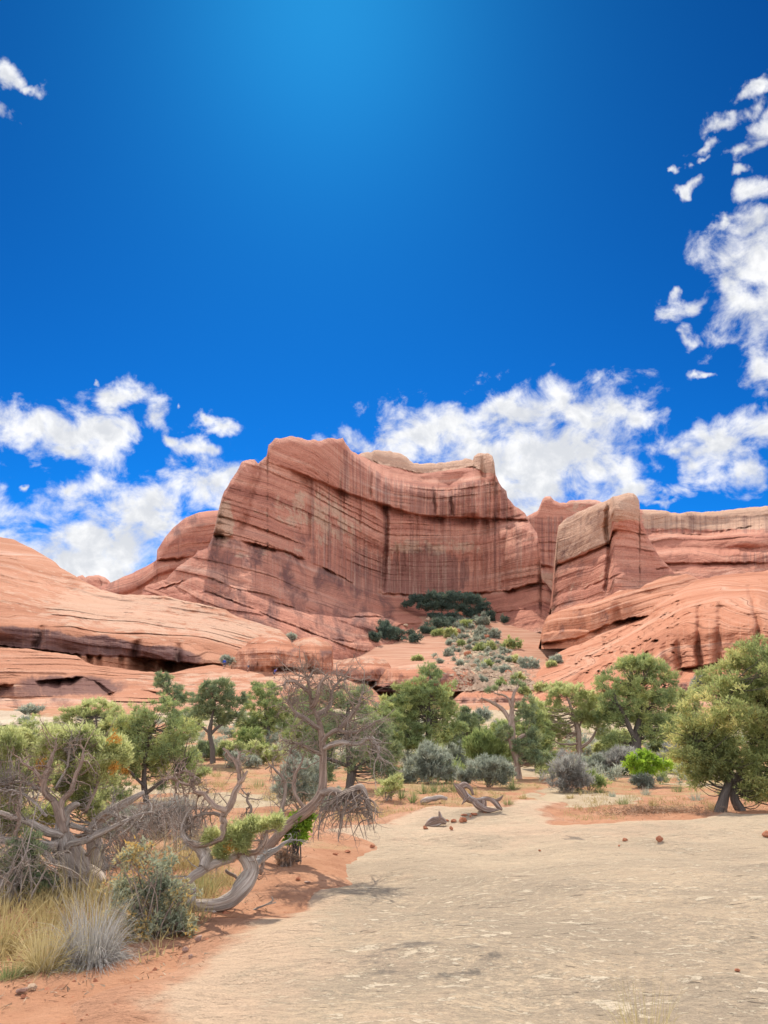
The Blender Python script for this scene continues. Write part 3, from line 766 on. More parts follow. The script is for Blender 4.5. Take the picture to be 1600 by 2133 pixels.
def sz(x, y):
    d = sdist(x, y, SLAB) + 0.25 * fbm(np.asarray(x) / 1.1, np.asarray(y) / 1.1, 0, 4, 75)
    z = 0.13 * fbm(x / 3.2 + y * 0.12, y / 2.2, 0, 3, 77) * sstep(y, 2, 8) + 0.03 * fbm(x / 0.9, y / 0.7, 0, 5, 78) + 0.05 * (1 - np.abs(fbm(x / 3.6 + y / 3.0, y / 1.9 - x / 6.0, 3, 3, 79))) ** 3
    z = z + 0.20 * np.exp(-((x - 4.5) / 4.2) ** 2 - ((y - 9.0) / 3.2) ** 2)
    z = z + 0.22 * np.exp(-((x - 8.5) / 2.6) ** 2 - ((y - 14.8) / 2.6) ** 2) - 0.02
    return z + np.where(d > 0, -0.06 * np.exp(-np.maximum(d, 0) / 0.5), -0.06 + 0.35 * np.minimum(d, 0))


def surf(x, y): return np.maximum(gz(x, y), sz(x, y))


from mathutils.bvhtree import BVHTree
bpy.context.view_layer.update()
ROCKS = [BVHTree.FromObject(o, bpy.context.evaluated_depsgraph_get()) for o in list(COL.objects) if o.type == 'MESH' and o.name.split('.')[0] not in ('ground', 'rock_pavement')]


def spot(px, py):
    """where the ray through px, py meets the ground or a rock"""
    g = spot_ground(px, py)
    if py > 1500: return g
    d = P(px, py, 1.0) - CAM; d = d / np.linalg.norm(d)
    best = g
    for t in ROCKS:
        h = t.ray_cast(Vector(CAM), Vector(d))
        if h[0] is not None and h[0][1] < best[1]: best = np.array(h[0])
    return best


def spot_ground(px, py):
    ys = np.concatenate([np.linspace(3, 60, 600), np.geomspace(60.1, 340, 300)])
    w = P(px, py, ys)
    below = w[:, 2] <= surf(w[:, 0], w[:, 1])
    i = int(np.argmax(below)) if below.any() else len(ys) - 1
    w = P(px, py, ys[i])
    return np.array([w[0], w[1], float(surf(w[0], w[1]))])


def ground_mat():
    m, nt, b = new_mat('red_sand', 0.95, 0.05)
    ge = nt.new('ShaderNodeNewGeometry').outputs['Position']
    mk = nt.new('ShaderNodeSeparateColor'); nt.l.new(attr(nt, 'mask').outputs['Color'], mk.inputs[0])
    n1 = nt.noise(ge, 0.9, 8, 0.65)
    sand = nt.cramp(n1, [(0.25, (0.33, 0.15, 0.082)), (0.5, (0.44, 0.222, 0.125)), (0.75, (0.52, 0.30, 0.185))])
    n2 = nt.noise(ge, 7.0, 6, 0.7)
    sand = nt.mix(nt.ramp(n2, 0.56, 0.66, 0, 0.6), sand, (0.24, 0.10, 0.055))
    n3 = nt.noise(ge, 0.5, 6, 0.65)
    straw = nt.mix(nt.ramp(nt.m('MULTIPLY_ADD', n3, 1.0, nt.m('MULTIPLY', mk.outputs[2], 0.12)), 0.56, 0.74, 0, 0.6), sand, nt.mix(n2, (0.30, 0.25, 0.11), (0.42, 0.33, 0.17)))
    pn = nt.noise(ge, 1.6, 6, 0.65)
    pale = nt.cramp(pn, [(0.3, (0.38, 0.27, 0.17)), (0.6, (0.48, 0.375, 0.245)), (0.8, (0.55, 0.45, 0.31))])
    f = nt.ramp(nt.m('MULTIPLY_ADD', nt.noise(ge, 0.45, 6, 0.6), 1.1, nt.m('ADD', mk.outputs[0], -1.05)), -0.04, 0.06)
    c = nt.mix(f, straw, pale)
    mp = nt.new('ShaderNodeMapping'); nt.l.new(ge, mp.inputs[0]); mp.inputs['Scale'].default_value = (0.06, 0.35, 1.2)
    rk = nt.cramp(nt.noise(mp.outputs[0], 1.0, 7, 0.65, 0.4), [(0.3, (0.36, 0.16, 0.095)), (0.5, (0.45, 0.235, 0.15)), (0.7, (0.52, 0.32, 0.22))])
    f2 = nt.ramp(nt.m('MULTIPLY_ADD', nt.noise(ge, 0.08, 5, 0.6), 0.8, nt.m('ADD', mk.outputs[1], -0.9)), -0.08, 0.1)
    c = nt.mix(f2, c, rk)
    nt.l.new(c, b.inputs['Base Color'])
    h = nt.m('ADD', nt.m('MULTIPLY', nt.noise(ge, 3.0, 8, 0.7), 1.0), nt.m('MULTIPLY', nt.noise(ge, 22.0, 4, 0.6), 0.18))
    bp = nt.new('ShaderNodeBump'); bp.inputs['Strength'].default_value = 0.7; bp.inputs['Distance'].default_value = 0.16
    nt.l.new(h, bp.inputs['Height']); nt.l.new(bp.outputs[0], b.inputs['Normal'])
    return m


def build_ground():
    ys = np.concatenate([np.linspace(-60, 2.5, 26), np.linspace(3, 30, 230), np.geomspace(30.2, 450, 210), np.geomspace(470, 3000, 22)])
    ts = np.linspace(-1, 1, 420); ts = np.sign(ts) * (np.abs(ts) * 0.75 + 0.85 * np.abs(ts) ** 4)
    Yg = ys[:, None] + 0 * ts[None]
    Xg = ts[None] * (np.maximum(Yg, 0) + 14)
    Z = gz(Xg, Yg)
    Z = np.where(Yg < -1, Z - 0.1, Z)
    m = np.zeros(Z.shape + (4,)); m[..., 3] = 1
    px = 800 + F * Xg / np.maximum(Yg, 1) * CP        # rough bearing only, to place the rock pavements
    far = sstep(Yg, 60, 85)
    m[..., 1] = far * sstep(Yg, 84, 110) * 1.3
    pale = np.zeros(Z.shape)
    for (qx, qy, rx, ry) in [(-9.5, 27, 4.5, 4), (-4.5, 23, 2.4, 1.6), (9, 38, 9, 5), (15, 36, 5, 3), (4, 42, 5, 5), (6.0, 24.5, 1.8, 3), (12.5, 30, 3, 1.3), (-24, 52, 14, 8), (0, 75, 40, 12), (-3, 48, 8, 4), (20, 62, 18, 8), (-30, 70, 16, 8), (10, 52, 9, 4)]:
        pale = np.maximum(pale, 1.05 * np.exp(-((Xg - qx) / rx) ** 2 - ((Yg - qy) / ry) ** 2))
    m[..., 0] = pale * (1 - sstep(Yg, 85, 105))
    # rubble soil below the alcove
    w_ = np.stack([Xg, Yg, Z], -1) - CAM
    fw = np.maximum(w_[..., 1] * CP + w_[..., 2] * SP, 1); qx = 800 + F * w_[..., 0] / fw; qy = 1066.5 - F * (w_[..., 2] * CP - w_[..., 1] * SP) / fw
    tal = (1 - sstep(np.abs(qx - 955 - (qy - 1285) * .62), 10 + (qy - 1285) * .35, 24 + (qy - 1285) * .5)) * sstep(Yg, 115, 140) * (Yg < 380)
    m[..., 1] *= 1 - .95 * tal
    m[..., 0] = np.maximum(m[..., 0], .75 * tal)
    m[..., 2] = (1 - sstep(Yg, 50, 80)) * sstep(Yg, 17, 26)
    o = quads_obj('ground', np.stack([Xg, Yg, Z], -1).reshape(-1, 3), grid_faces(*Z.shape), ground_mat(), attrs={'mask': ('FLOAT_COLOR', m.reshape(-1, 4))})
    tag(o, 'red sandy desert floor rising to bare pink rock', 'ground', kind='structure')


build_ground()


def slab_mat():
    m, nt, b = new_mat('grey_tan_slickrock', 0.9, 0.12)
    ge = nt.new('ShaderNodeNewGeometry').outputs['Position']
    ed = attr(nt, 'mask')
    mk = nt.new('ShaderNodeSeparateColor'); nt.l.new(ed.outputs['Color'], mk.inputs[0])

    def mp(sc, rot=0.0):
        n = nt.new('ShaderNodeMapping'); nt.l.new(ge, n.inputs[0]); n.inputs['Scale'].default_value = sc; n.inputs['Rotation'].default_value = (0, 0, rot)
        return n.outputs[0]
    big = nt.noise(mp((0.35, 0.5, 0.5)), 1.0, 6, 0.6, 0.3)
    base = nt.cramp(big, [(0.3, (0.385, 0.288, 0.19)), (0.5, (0.47, 0.352, 0.23)), (0.68, (0.55, 0.415, 0.272))])
    # grey lichen crust, broken into fine mottles
    li = nt.noise(mp((13, 15, 13), 0.3), 1.0, 8, 0.76, 0.2)
    lg = nt.noise(mp((0.55, 0.8, 1)), 1.0, 5, 0.6)
    lf = nt.ramp(nt.m('MULTIPLY_ADD', li, 1.2, nt.m('MULTIPLY_ADD', lg, 0.9, -0.99)), -0.10, 0.12, 0, 0.85)
    base = nt.mix(nt.m('MULTIPLY', lf, mk.outputs[1]), base, (0.325, 0.252, 0.173))
    # pale spalled flakes
    f1 = nt.noise(mp((4.2, 8.5, 5), 0.25), 1.0, 7, 0.66, 0.6)
    f2 = nt.noise(mp((11, 24, 10), 0.15), 1.0, 5, 0.62, 0.5)
    ff = nt.m('MAXIMUM', nt.ramp(f1, 0.590, 0.606), nt.ramp(f2, 0.592, 0.612))
    fl = nt.mix(nt.noise(mp((2, 2, 2)), 1.0, 3, 0.5), (0.64, 0.53, 0.38), (0.52, 0.41, 0.275))
    base = nt.mix(nt.m('MULTIPLY', ff, nt.m('MULTIPLY_ADD', mk.outputs[1], .65, .25)), base, fl)
    # thin dark cracks under the flakes
    ck = nt.noise(mp((4, 15, 4), -0.1), 1.0, 6, 0.68, 0.8)
    base = nt.mix(nt.ramp(ck, 0.63, 0.66, 0, 0.5), base, (0.13, 0.105, 0.08))
    # orange dust along the sandy edge, dark damp patch
    du = nt.m('MULTIPLY_ADD', nt.noise(mp((1.5, 1.5, 1)), 1.0, 8, 0.7), 1.5, nt.m('ADD', mk.outputs[0], -1.05))
    snd = nt.cramp(nt.noise(ge, 0.9, 8, 0.65), [(0.25, (0.35, 0.165, 0.09)), (0.5, (0.455, 0.235, 0.135)), (0.75, (0.53, 0.31, 0.19))])
    base = nt.mix(nt.ramp(du, -0.25, 0.35, 0, .7), base, (0.55, 0.375, 0.245))
    base = nt.mix(nt.ramp(nt.m('MULTIPLY_ADD', nt.noise(mp((2.2, 2.2, 1)), 1.0, 6, 0.65), .8, nt.m('ADD', mk.outputs[0], -.4)), 0.62, 0.95, 0, 1), base, snd)
    dk = nt.m('MULTIPLY_ADD', nt.noise(mp((5, 7, 5)), 1.0, 6, 0.7), 1.4, nt.m('ADD', mk.outputs[2], -1.3))
    base = nt.mix(nt.ramp(dk, -0.1, 0.15, 0, 0.6), base, (0.10, 0.088, 0.075))
    gr = nt.noise(mp((60, 60, 60)), 1.0, 3, 0.6)
    base = nt.mix(1.0, base, nt.cramp(gr, [(0.3, (0.86, 0.86, 0.86)), (0.7, (1.12, 1.12, 1.12))]), 'MULTIPLY')
    nt.l.new(base, b.inputs['Base Color'])
    h = nt.m('ADD', nt.m('MULTIPLY', nt.noise(mp((3, 6, 3), 0.2), 1.0, 8, 0.68), 1.0), nt.m('MULTIPLY', ff, 0.14))
    h = nt.m('SUBTRACT', h, nt.m('MULTIPLY', nt.ramp(ck, 0.64, 0.70), 0.25))
    bp = nt.new('ShaderNodeBump'); bp.inputs['Strength'].default_value = 0.9; bp.inputs['Distance'].default_value = 0.10
    nt.l.new(h, bp.inputs['Height']); nt.l.new(bp.outputs[0], b.inputs['Normal'])
    return m


def build_slab():
    ys = np.concatenate([np.linspace(-11, 3, 40), np.linspace(3.1, 27, 420)])
    xs = np.linspace(-6, 21, 420)
    Xg, Yg = np.meshgrid(xs, ys)
    d = sdist(Xg, Yg, SLAB)
    Z = sz(Xg, Yg)
    m = np.zeros(Z.shape + (4,)); m[..., 3] = 1
    m[..., 0] = np.maximum(1.1 * np.exp(-np.maximum(d, 0) / (0.55 + 0.4 * np.exp(-((Xg + 1) / 1.6) ** 2 - ((Yg - 5.0) / 2.5) ** 2))), 0.5 * np.exp(-((Xg - 3) / 3.5) ** 2 - ((Yg - 16) / 2.4) ** 2))
    m[..., 1] = np.clip(sstep(d, 0.2, 1.6) * (1.05 - 0.65 * sstep(Yg, 8.5, 13)), 0, 1)
    c = ray_flat(900, 2030)
    rr = np.hypot((Xg - c[0]) / 0.55, (Yg - c[1]) / 0.32)
    m[..., 2] = 0.62 * np.exp(-((rr - 0.8) / 0.35) ** 2)
    c = ray_flat(1195, 1748)
    m[..., 2] = np.maximum(m[..., 2], 0.8 * np.exp(-((Xg - c[0]) / 0.35) ** 2 - ((Yg - c[1]) / 0.25) ** 2))
    hgt = Z - gz(Xg, Yg)
    m[..., 0] = np.maximum(m[..., 0], 1.15 * np.exp(-np.maximum(hgt, 0) / 0.055) * (1 - sstep(d, .4, 1.1)))
    keep = d > -1.6
    q = grid_faces(*Z.shape)
    k = keep.ravel()[q].all(1)
    o = quads_obj('rock_pavement', np.stack([Xg, Yg, Z], -1).reshape(-1, 3), q[k], slab_mat(), attrs={'mask': ('FLOAT_COLOR', m.reshape(-1, 4))})
    tag(o, 'broad grey tan slickrock slab flecked with pale flakes in the foreground', 'rock slab', kind='structure')


build_slab()


# ------------------------------------------------------------------ plants: materials
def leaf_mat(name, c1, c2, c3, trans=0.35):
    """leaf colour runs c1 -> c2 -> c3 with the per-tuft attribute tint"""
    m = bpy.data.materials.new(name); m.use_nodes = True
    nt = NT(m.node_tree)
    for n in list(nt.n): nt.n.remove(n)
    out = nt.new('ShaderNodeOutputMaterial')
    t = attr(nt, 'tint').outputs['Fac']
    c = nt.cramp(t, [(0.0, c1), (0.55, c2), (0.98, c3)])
    d = nt.new('ShaderNodeBsdfPrincipled'); d.inputs['Roughness'].default_value = 0.65; d.inputs['Specular IOR Level'].default_value = 0.2
    tr = nt.new('ShaderNodeBsdfTranslucent')
    nt.l.new(c, d.inputs['Base Color']); nt.l.new(c, tr.inputs['Color'])
    mx = nt.new('ShaderNodeMixShader'); mx.inputs[0].default_value = trans
    nt.l.new(d.outputs[0], mx.inputs[1]); nt.l.new(tr.outputs[0], mx.inputs[2]); nt.l.new(mx.outputs[0], out.inputs[0])
    return m


def bark_mat(name, c1, c2, c3, bump=0.9, scale=1.0):
    m, nt, b = new_mat(name, 0.9, 0.12)
    st = attr(nt, 'st').outputs['Vector']

    def mp(sc):
        n = nt.new('ShaderNodeMapping'); nt.l.new(st, n.inputs[0]); n.inputs['Scale'].default_value = sc
        return n.outputs[0]
    f = nt.noise(mp((60 * scale, 4 * scale, 1)), 1.0, 6, 0.65, 0.4)
    g = nt.noise(mp((9, 1.6, 5)), 1.0, 4, 0.6, 0.3)
    c = nt.cramp(f, [(0.3, c1), (0.5, c2), (0.7, c3)])
    c = nt.mix(nt.ramp(g, 0.5, 0.75, 0, 0.6), c, c1)
    nt.l.new(c, b.inputs['Base Color'])
    bp = nt.new('ShaderNodeBump'); bp.inputs['Strength'].default_value = bump; bp.inputs['Distance'].default_value = 0.02
    nt.l.new(f, bp.inputs['Height']); nt.l.new(bp.outputs[0], b.inputs['Normal'])
    return m


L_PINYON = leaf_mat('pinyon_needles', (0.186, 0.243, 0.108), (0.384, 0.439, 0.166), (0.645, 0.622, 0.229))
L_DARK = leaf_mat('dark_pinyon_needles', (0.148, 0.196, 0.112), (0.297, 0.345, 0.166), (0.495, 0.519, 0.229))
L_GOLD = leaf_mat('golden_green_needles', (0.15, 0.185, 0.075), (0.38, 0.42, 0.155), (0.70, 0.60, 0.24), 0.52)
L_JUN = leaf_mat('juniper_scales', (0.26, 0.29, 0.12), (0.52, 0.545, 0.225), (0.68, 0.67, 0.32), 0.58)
L_SAGE = leaf_mat('sage_leaves', (0.20, 0.22, 0.17), (0.38, 0.405, 0.31), (0.54, 0.56, 0.42), 0.5)
L_GREY = leaf_mat('grey_twigs', (0.21, 0.20, 0.18), (0.36, 0.345, 0.30), (0.50, 0.485, 0.42), 0.5)
L_LIME = leaf_mat('lime_leaves', (0.17, 0.27, 0.03), (0.32, 0.48, 0.045), (0.46, 0.60, 0.09), 0.5)
L_FEATH = leaf_mat('feathery_leaves', (0.14, 0.19, 0.075), (0.28, 0.34, 0.115), (0.42, 0.44, 0.16), 0.58)
L_HOLLY = leaf_mat('barberry_leaves', (0.22, 0.25, 0.17), (0.42, 0.44, 0.29), (0.68, 0.42, 0.10), 0.5)
L_SHADY = leaf_mat('shady_scrub_leaves', (0.06, 0.09, 0.07), (0.115, 0.16, 0.115), (0.20, 0.245, 0.155))  # leaf colour darkened to carry the shade of the alcove
L_STRAW = leaf_mat('straw', (0.32, 0.235, 0.10), (0.50, 0.40, 0.18), (0.66, 0.56, 0.30), 0.4)
L_GREEN = leaf_mat('yucca_blades', (0.15, 0.18, 0.075), (0.28, 0.32, 0.125), (0.42, 0.42, 0.18), 0.35)
L_GSTRAW = leaf_mat('grey_dead_blades', (0.26, 0.24, 0.21), (0.42, 0.395, 0.35), (0.56, 0.53, 0.46), 0.4)
L_LITTER = leaf_mat('litter', (0.20, 0.12, 0.07), (0.36, 0.22, 0.13), (0.46, 0.36, 0.24), 0.1)
L_ORANGE = leaf_mat('rusty_dead_scales', (0.42, 0.20, 0.04), (0.58, 0.30, 0.06), (0.66, 0.40, 0.10), 0.4)
B_DARK = bark_mat('dark_bark', (0.06, 0.047, 0.04), (0.12, 0.097, 0.08), (0.21, 0.17, 0.14))
B_GREY = bark_mat('weathered_wood', (0.19, 0.145, 0.115), (0.43, 0.35, 0.285), (0.63, 0.55, 0.46))
B_BROWN = bark_mat('brown_wood', (0.15, 0.1, 0.075), (0.35, 0.25, 0.19), (0.54, 0.42, 0.33))
B_TWIG = bark_mat('dead_twigs', (0.13, 0.095, 0.075), (0.27, 0.205, 0.16), (0.43, 0.35, 0.28), 0.3)
B_LICHEN = bark_mat('lichen_wood', (0.13, 0.085, 0.065), (0.27, 0.18, 0.135), (0.55, 0.52, 0.48), 1.0, 0.5)
B_SILVER = bark_mat('silver_wood', (0.20, 0.18, 0.165), (0.40, 0.37, 0.34), (0.60, 0.56, 0.52))


# ------------------------------------------------------------------ plants: geometry
class Tubes:
    def __init__(s): s.V = []; s.Q = []; s.S = []; s.n = 0

    def add(s, pts, rad, sides=6, rough=0.0, ribs=0, seed=0, twist=0.0):
        pts = np.asarray(pts, float); rad = np.asarray(rad, float); n = len(pts)
        if n < 2: return
        if sides > 6:
            pts = np.concatenate([pts, [pts[-1] + (pts[-1] - pts[-2]) * .05]]); rad = np.concatenate([[rad[0] * .05], rad, [rad[-1] * .05]]); pts = np.concatenate([[pts[0] - (pts[1] - pts[0]) * .05], pts]); n += 2
        t = np.gradient(pts, axis=0)
        t /= np.linalg.norm(t, axis=1)[:, None] + 1e-12
        u = np.cross(t[0], [0.31, 0.22, 0.92]); u /= np.linalg.norm(u) + 1e-9
        U = np.empty((n, 3))
        for i in range(n):
            u = u - t[i] * (u @ t[i]); u /= np.linalg.norm(u) + 1e-9
            U[i] = u
        Wv = np.cross(t, U)
        a = np.linspace(0, 2 * np.pi, sides, endpoint=False)
        arc = np.concatenate([[0], np.cumsum(np.linalg.norm(np.diff(pts, axis=0), axis=1))])
        A = a[None] + twist * arc[:, None]
        r = rad[:, None] * np.ones(sides)[None]
        if rough:
            r = r * (1 + rough * fbm(np.cos(a)[None] * 1.6 + seed, np.sin(a)[None] * 1.6, arc[:, None] * 2.2, 3, seed))
        if ribs:
            r = r * (1 + 0.30 * vnoise(np.cos(A) * ribs * .42 + seed, np.sin(A) * ribs * .42, arc[:, None] * 1.1 + seed, seed)) * (1 + 0.16 * vnoise(arc[:, None] * 4 / max(1, rad.max() * 20), seed * 1.7, 0, seed))
        v = pts[:, None] + U[:, None] * (np.cos(A) * r)[..., None] + Wv[:, None] * (np.sin(A) * r)[..., None]
        s.V.append(v.reshape(-1, 3))
        s.Q.append(grid_faces(n, sides, s.n, wrap=True))
        s.S.append(np.stack([np.broadcast_to(a[None] / 6.28 * max(rad.max() * 6.28, .03), (n, sides)), np.broadcast_to(arc[:, None], (n, sides)), np.full((n, sides), seed * 0.37 % 17)], -1).reshape(-1, 3))
        s.n += n * sides

    def build(s, name, mat, parent=None, org=(0, 0, 0)):
        if not s.V: return None
        return quads_obj(name, np.concatenate(s.V) - np.asarray(org), np.concatenate(s.Q), mat, parent=parent, attrs={'st': ('FLOAT_VECTOR', np.concatenate(s.S))})


def smooth_line(pts, n):
    """Catmull-Rom through control rows (any number of columns)"""
    p = np.asarray(pts, float)
    if len(p) == 2: return p[0] + (p[1] - p[0]) * np.linspace(0, 1, n)[:, None]
    p = np.concatenate([[2 * p[0] - p[1]], p, [2 * p[-1] - p[-2]]])
    m = len(p) - 3
    t = np.linspace(0, m, n); i = np.minimum(t.astype(int), m - 1); f = (t - i)[:, None]
    a, b, c, d = p[i], p[i + 1], p[i + 2], p[i + 3]
    return 0.5 * (2 * b + (c - a) * f + (2 * a - 5 * b + 4 * c - d) * f ** 2 + (3 * b - a - 3 * c + d) * f ** 3)


class Leaves:
    def __init__(s): s.T = []; s.C = []

    def spray(s, cen, dirs, k, L, w, spread, rng, tint, tj=0.12):
        """k pointed blades per tuft at cen, leaning round dirs"""
        N = len(cen)
        d = np.repeat(dirs, k, 0) + rng.normal(0, spread, (N * k, 3))
        d /= np.linalg.norm(d, axis=1)[:, None] + 1e-9
        c = np.repeat(cen, k, 0) + rng.normal(0, L * 0.25, (N * k, 3))
        q = rng.normal(0, 1, (N * k, 3)); q = np.cross(d, q); q /= np.linalg.norm(q, axis=1)[:, None] + 1e-9
        Lr = (L * rng.uniform(0.6, 1.25, N * k))[:, None]; wr = (w * rng.uniform(0.6, 1.3, N * k))[:, None]
        s.T.append(np.stack([c - q * wr * .5, c + q * wr * .5, c + d * Lr], 1))
        s.C.append(np.clip(np.repeat(tint, k) + rng.normal(0, tj, N * k), 0, 1))

    def build(s, name, mat, parent=None, org=(0, 0, 0)):
        if not s.T: return None
        T = np.concatenate(s.T); C = np.concatenate(s.C)
        n = len(T)
        return make_mesh(name, T.reshape(-1, 3) - np.asarray(org), np.arange(n * 3), np.arange(n) * 3, mat, parent=parent, smooth=False, attrs={'tint': ('FLOAT', np.repeat(C, 3))})


def unit(v): return v / (np.linalg.norm(v, axis=-1, keepdims=True) + 1e-9)


def empty(name, loc):
    o = bpy.data.objects.new(name, None); COL.objects.link(o)
    o.location = loc; o.empty_display_size = 0.2
    return o


def lobes_to_world(lobes, Y, rng, deep=0.85):
    out = []
    for lb in lobes:
        cx, cy, rx, ry = lb[:4]; dy = lb[4] if len(lb) > 4 else rng.uniform(-0.5, 0.5) * max(rx, ry) * SC(cy, Y)
        k = SC(cy, Y)
        out.append((P(cx, cy, Y + dy), np.array([rx * k, 0.5 * (rx + ry) * deep * k, ry * k])))
    return out


def twigs(tb, pts, rad, rng, n, L, r0, level=0, bend=0.35, up=0.0, spread=0.9, sides=4, t0=0.2, kids=3):
    """side twigs growing off a limb, crooked, thinning, branching again"""
    pts = np.asarray(pts); m = len(pts)
    for _ in range(n):
        t = t0 + (1 - t0) * rng.random() ** 0.8
        i = min(int(t * (m - 1)), m - 2)
        p = pts[i] + (pts[i + 1] - pts[i]) * rng.random()
        tan = unit(pts[i + 1] - pts[i])
        d = unit(tan * rng.uniform(0.2, 0.9) + rng.normal(0, spread, 3) * np.array([1, 0.8, 0.8]) + np.array([0, 0, up]))
        l = L * rng.uniform(0.45, 1.2); k = max(4, int(5 - level))
        P_ = [p]
        for j in range(k):
            d = unit(d + rng.normal(0, bend, 3) + np.array([0, 0, up * 0.35]))
            P_.append(P_[-1] + d * l / k)
        P_ = np.array(P_)
        r1 = min(r0, rad[i] * 0.7) * rng.uniform(0.7, 1.1)
        R_ = np.linspace(r1, r1 * 0.32, len(P_))
        tb.add(P_, R_, sides, seed=int(rng.integers(99)))
        if level > 0:
            twigs(tb, P_, R_, rng, kids, L * 0.55, r1 * 0.55, level - 1, bend * 1.1, up, spread, 3, 0.25, kids)


def limb(ctrl, Y, n=None, Yref=None):
    """control rows px, py, depth offset (m), radius (px) -> smooth world polyline and radii"""
    c = np.array(ctrl, float)
    n = n or max(6, len(c) * 5)
    s = smooth_line(c, n)
    w = P(s[:, 0], s[:, 1], Y + s[:, 2])
    return w, np.maximum(s[:, 3], 0.15) * SC(s[:, 1], Y)


def crown(lv, lobes, rng, nc, tufts, k, L, w, rc, tint0=0.45, clump_gap=0.0, seed=0, up=0.5, spread=0.45, flat=0.75, shell=0.5):
    """clumps of needle tufts spread through the lobes; returns the clump centres"""
    vol = np.array([max(r[0] * r[2], 1e-6) for _, r in lobes]); pr = vol / vol.sum()
    idx = rng.choice(len(lobes), nc, p=pr)
    cs = []
    for i in idx:
        c, r = lobes[i]
        v = unit(rng.normal(0, 1, 3)) * rng.random() ** shell
        cs.append(c + v * r)
    cs = np.array(cs)
    if clump_gap:
        keep = vnoise(cs[:, 0] / (rc * 3), cs[:, 1] / (rc * 3), cs[:, 2] / (rc * 3), seed) > -1 + clump_gap
        cs = cs[keep]
    cc = np.mean([c for c, _ in lobes], axis=0)
    tn = np.clip(tint0 + 0.32 * vnoise(cs[:, 0] / (rc * 4), cs[:, 1] / (rc * 4), cs[:, 2] / (rc * 4), seed + 3) + rng.normal(0, 0.12, len(cs)), 0, 1)
    ct = np.repeat(cs, tufts, 0)
    off = rng.normal(0, 1, ct.shape); off = unit(off) * (rng.random((len(off), 1)) ** 0.45)
    size = np.repeat(rng.uniform(0.65, 1.3, len(cs)), tufts)[:, None]
    off = off * np.array([rc, rc, rc * flat]) * size
    ct = ct + off
    dirs = unit(unit(off) * 0.8 + np.array([0, 0, up]) + 0.4 * unit(ct - cc))
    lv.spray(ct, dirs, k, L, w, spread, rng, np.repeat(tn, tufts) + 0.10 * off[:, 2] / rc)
    return cs


def link_limbs(tb, stems, cs, rng, r, every=1, sag=0.1, sides=4):
    """branches from the nearest lower point of a stem out to clumps"""
    sp = np.concatenate([p for p, _ in stems]); sr = np.concatenate([q for _, q in stems])
    for c in cs[::every]:
        d = np.linalg.norm(sp - c, axis=1) + 1.6 * np.maximum(0, sp[:, 2] - c[2] + 0.1)
        i = int(np.argmin(d)); a = sp[i]; l = np.linalg.norm(c - a)
        if l < 0.05: continue
        mid = a + (c - a) * 0.5 + rng.normal(0, 0.10 * l, 3) - np.array([0, 0, sag * l])
        q = smooth_line([a, mid, c], 7) + rng.normal(0, 0.015 * l, (7, 3))
        r0 = min(sr[i] * 0.55, r * (0.5 + 0.5 * l))
        tb.add(q, np.linspace(r0, r0 * 0.3, 7), sides, seed=int(rng.integers(99)))


def tree(name, base, stems, lobes, label, cat, leaf, bark, seed, nc=140, tufts=26, k=5, bl=3.1, bw=0.85, rc=None, group=None, tint=0.45, gap=0.25, every=1,
         deadtw=0, Y=None, up=0.5, spread=0.45, flat=0.75, shell=0.5, limbr=0.022, extra=None, sides=9, lsize=1.0, deadL=0.5):
    """base px, py on the ground; stems = lists of px, py, depth offset, radius px; lobes = px ellipses of the crown"""
    rng = np.random.default_rng(seed)
    b = spot(*base)
    Y = b[1] if Y is None else Y
    root = empty(name, b)
    tag(root, label, cat, group)
    pxm = Y / 753.0                          # metres covered by one pixel of the picture
    tb = Tubes(); ws = []
    for i, st in enumerate(stems):
        w, r = limb(st, Y)
        if i == 0 or st[0][1] >= base[1] - 6:
            g = w[0].copy(); g[2] = float(surf(g[0], g[1])) - 0.12
            if g[2] < w[0][2]: w = np.concatenate([[g], w]); r = np.concatenate([[r[0] * 1.35], r])
        tb.add(w, r, sides, 0.22, 3, seed + i, 0.6)
        ws.append((w, r))
    lv = Leaves()
    lw = [(c, r * 1.02) for c, r in lobes_to_world(lobes, Y, rng)]
    lw += [(c + unit(rng.normal(0, 1, 3) + np.array([0, 0, .25])) * r * rng.uniform(.9, 1.15), r * rng.uniform(.22, .42)) for c, r in lw for _ in range(4)]
    rc = rc or 0.16 * np.sqrt(np.mean([r[0] * r[2] for _, r in lw]) * len(lw)) * 0.55
    for (c, r) in lw[:len(lobes)]:           # main limbs into each lobe
        link_limbs(tb, ws[:max(1, len(ws))], np.array([c]), rng, limbr * 2.2, sides=6)
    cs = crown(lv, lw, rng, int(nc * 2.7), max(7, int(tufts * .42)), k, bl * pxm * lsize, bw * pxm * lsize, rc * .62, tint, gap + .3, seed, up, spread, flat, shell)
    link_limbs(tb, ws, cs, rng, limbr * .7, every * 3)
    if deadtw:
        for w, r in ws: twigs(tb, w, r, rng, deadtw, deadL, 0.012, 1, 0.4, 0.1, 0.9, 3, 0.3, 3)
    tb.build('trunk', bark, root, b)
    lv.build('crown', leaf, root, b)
    for (x, y) in (extra or ()):
        c = P(x, y, Y - .5); rs = Leaves()
        rs.spray(c + rng.normal(0, .05, (40, 3)), unit(rng.normal(0, 1, (40, 3)) + [0, 0, .5]), 5, .09, .022, .5, rng, np.full(40, .5))
        rs.build('dead_tip', L_ORANGE, root, b)
    return root


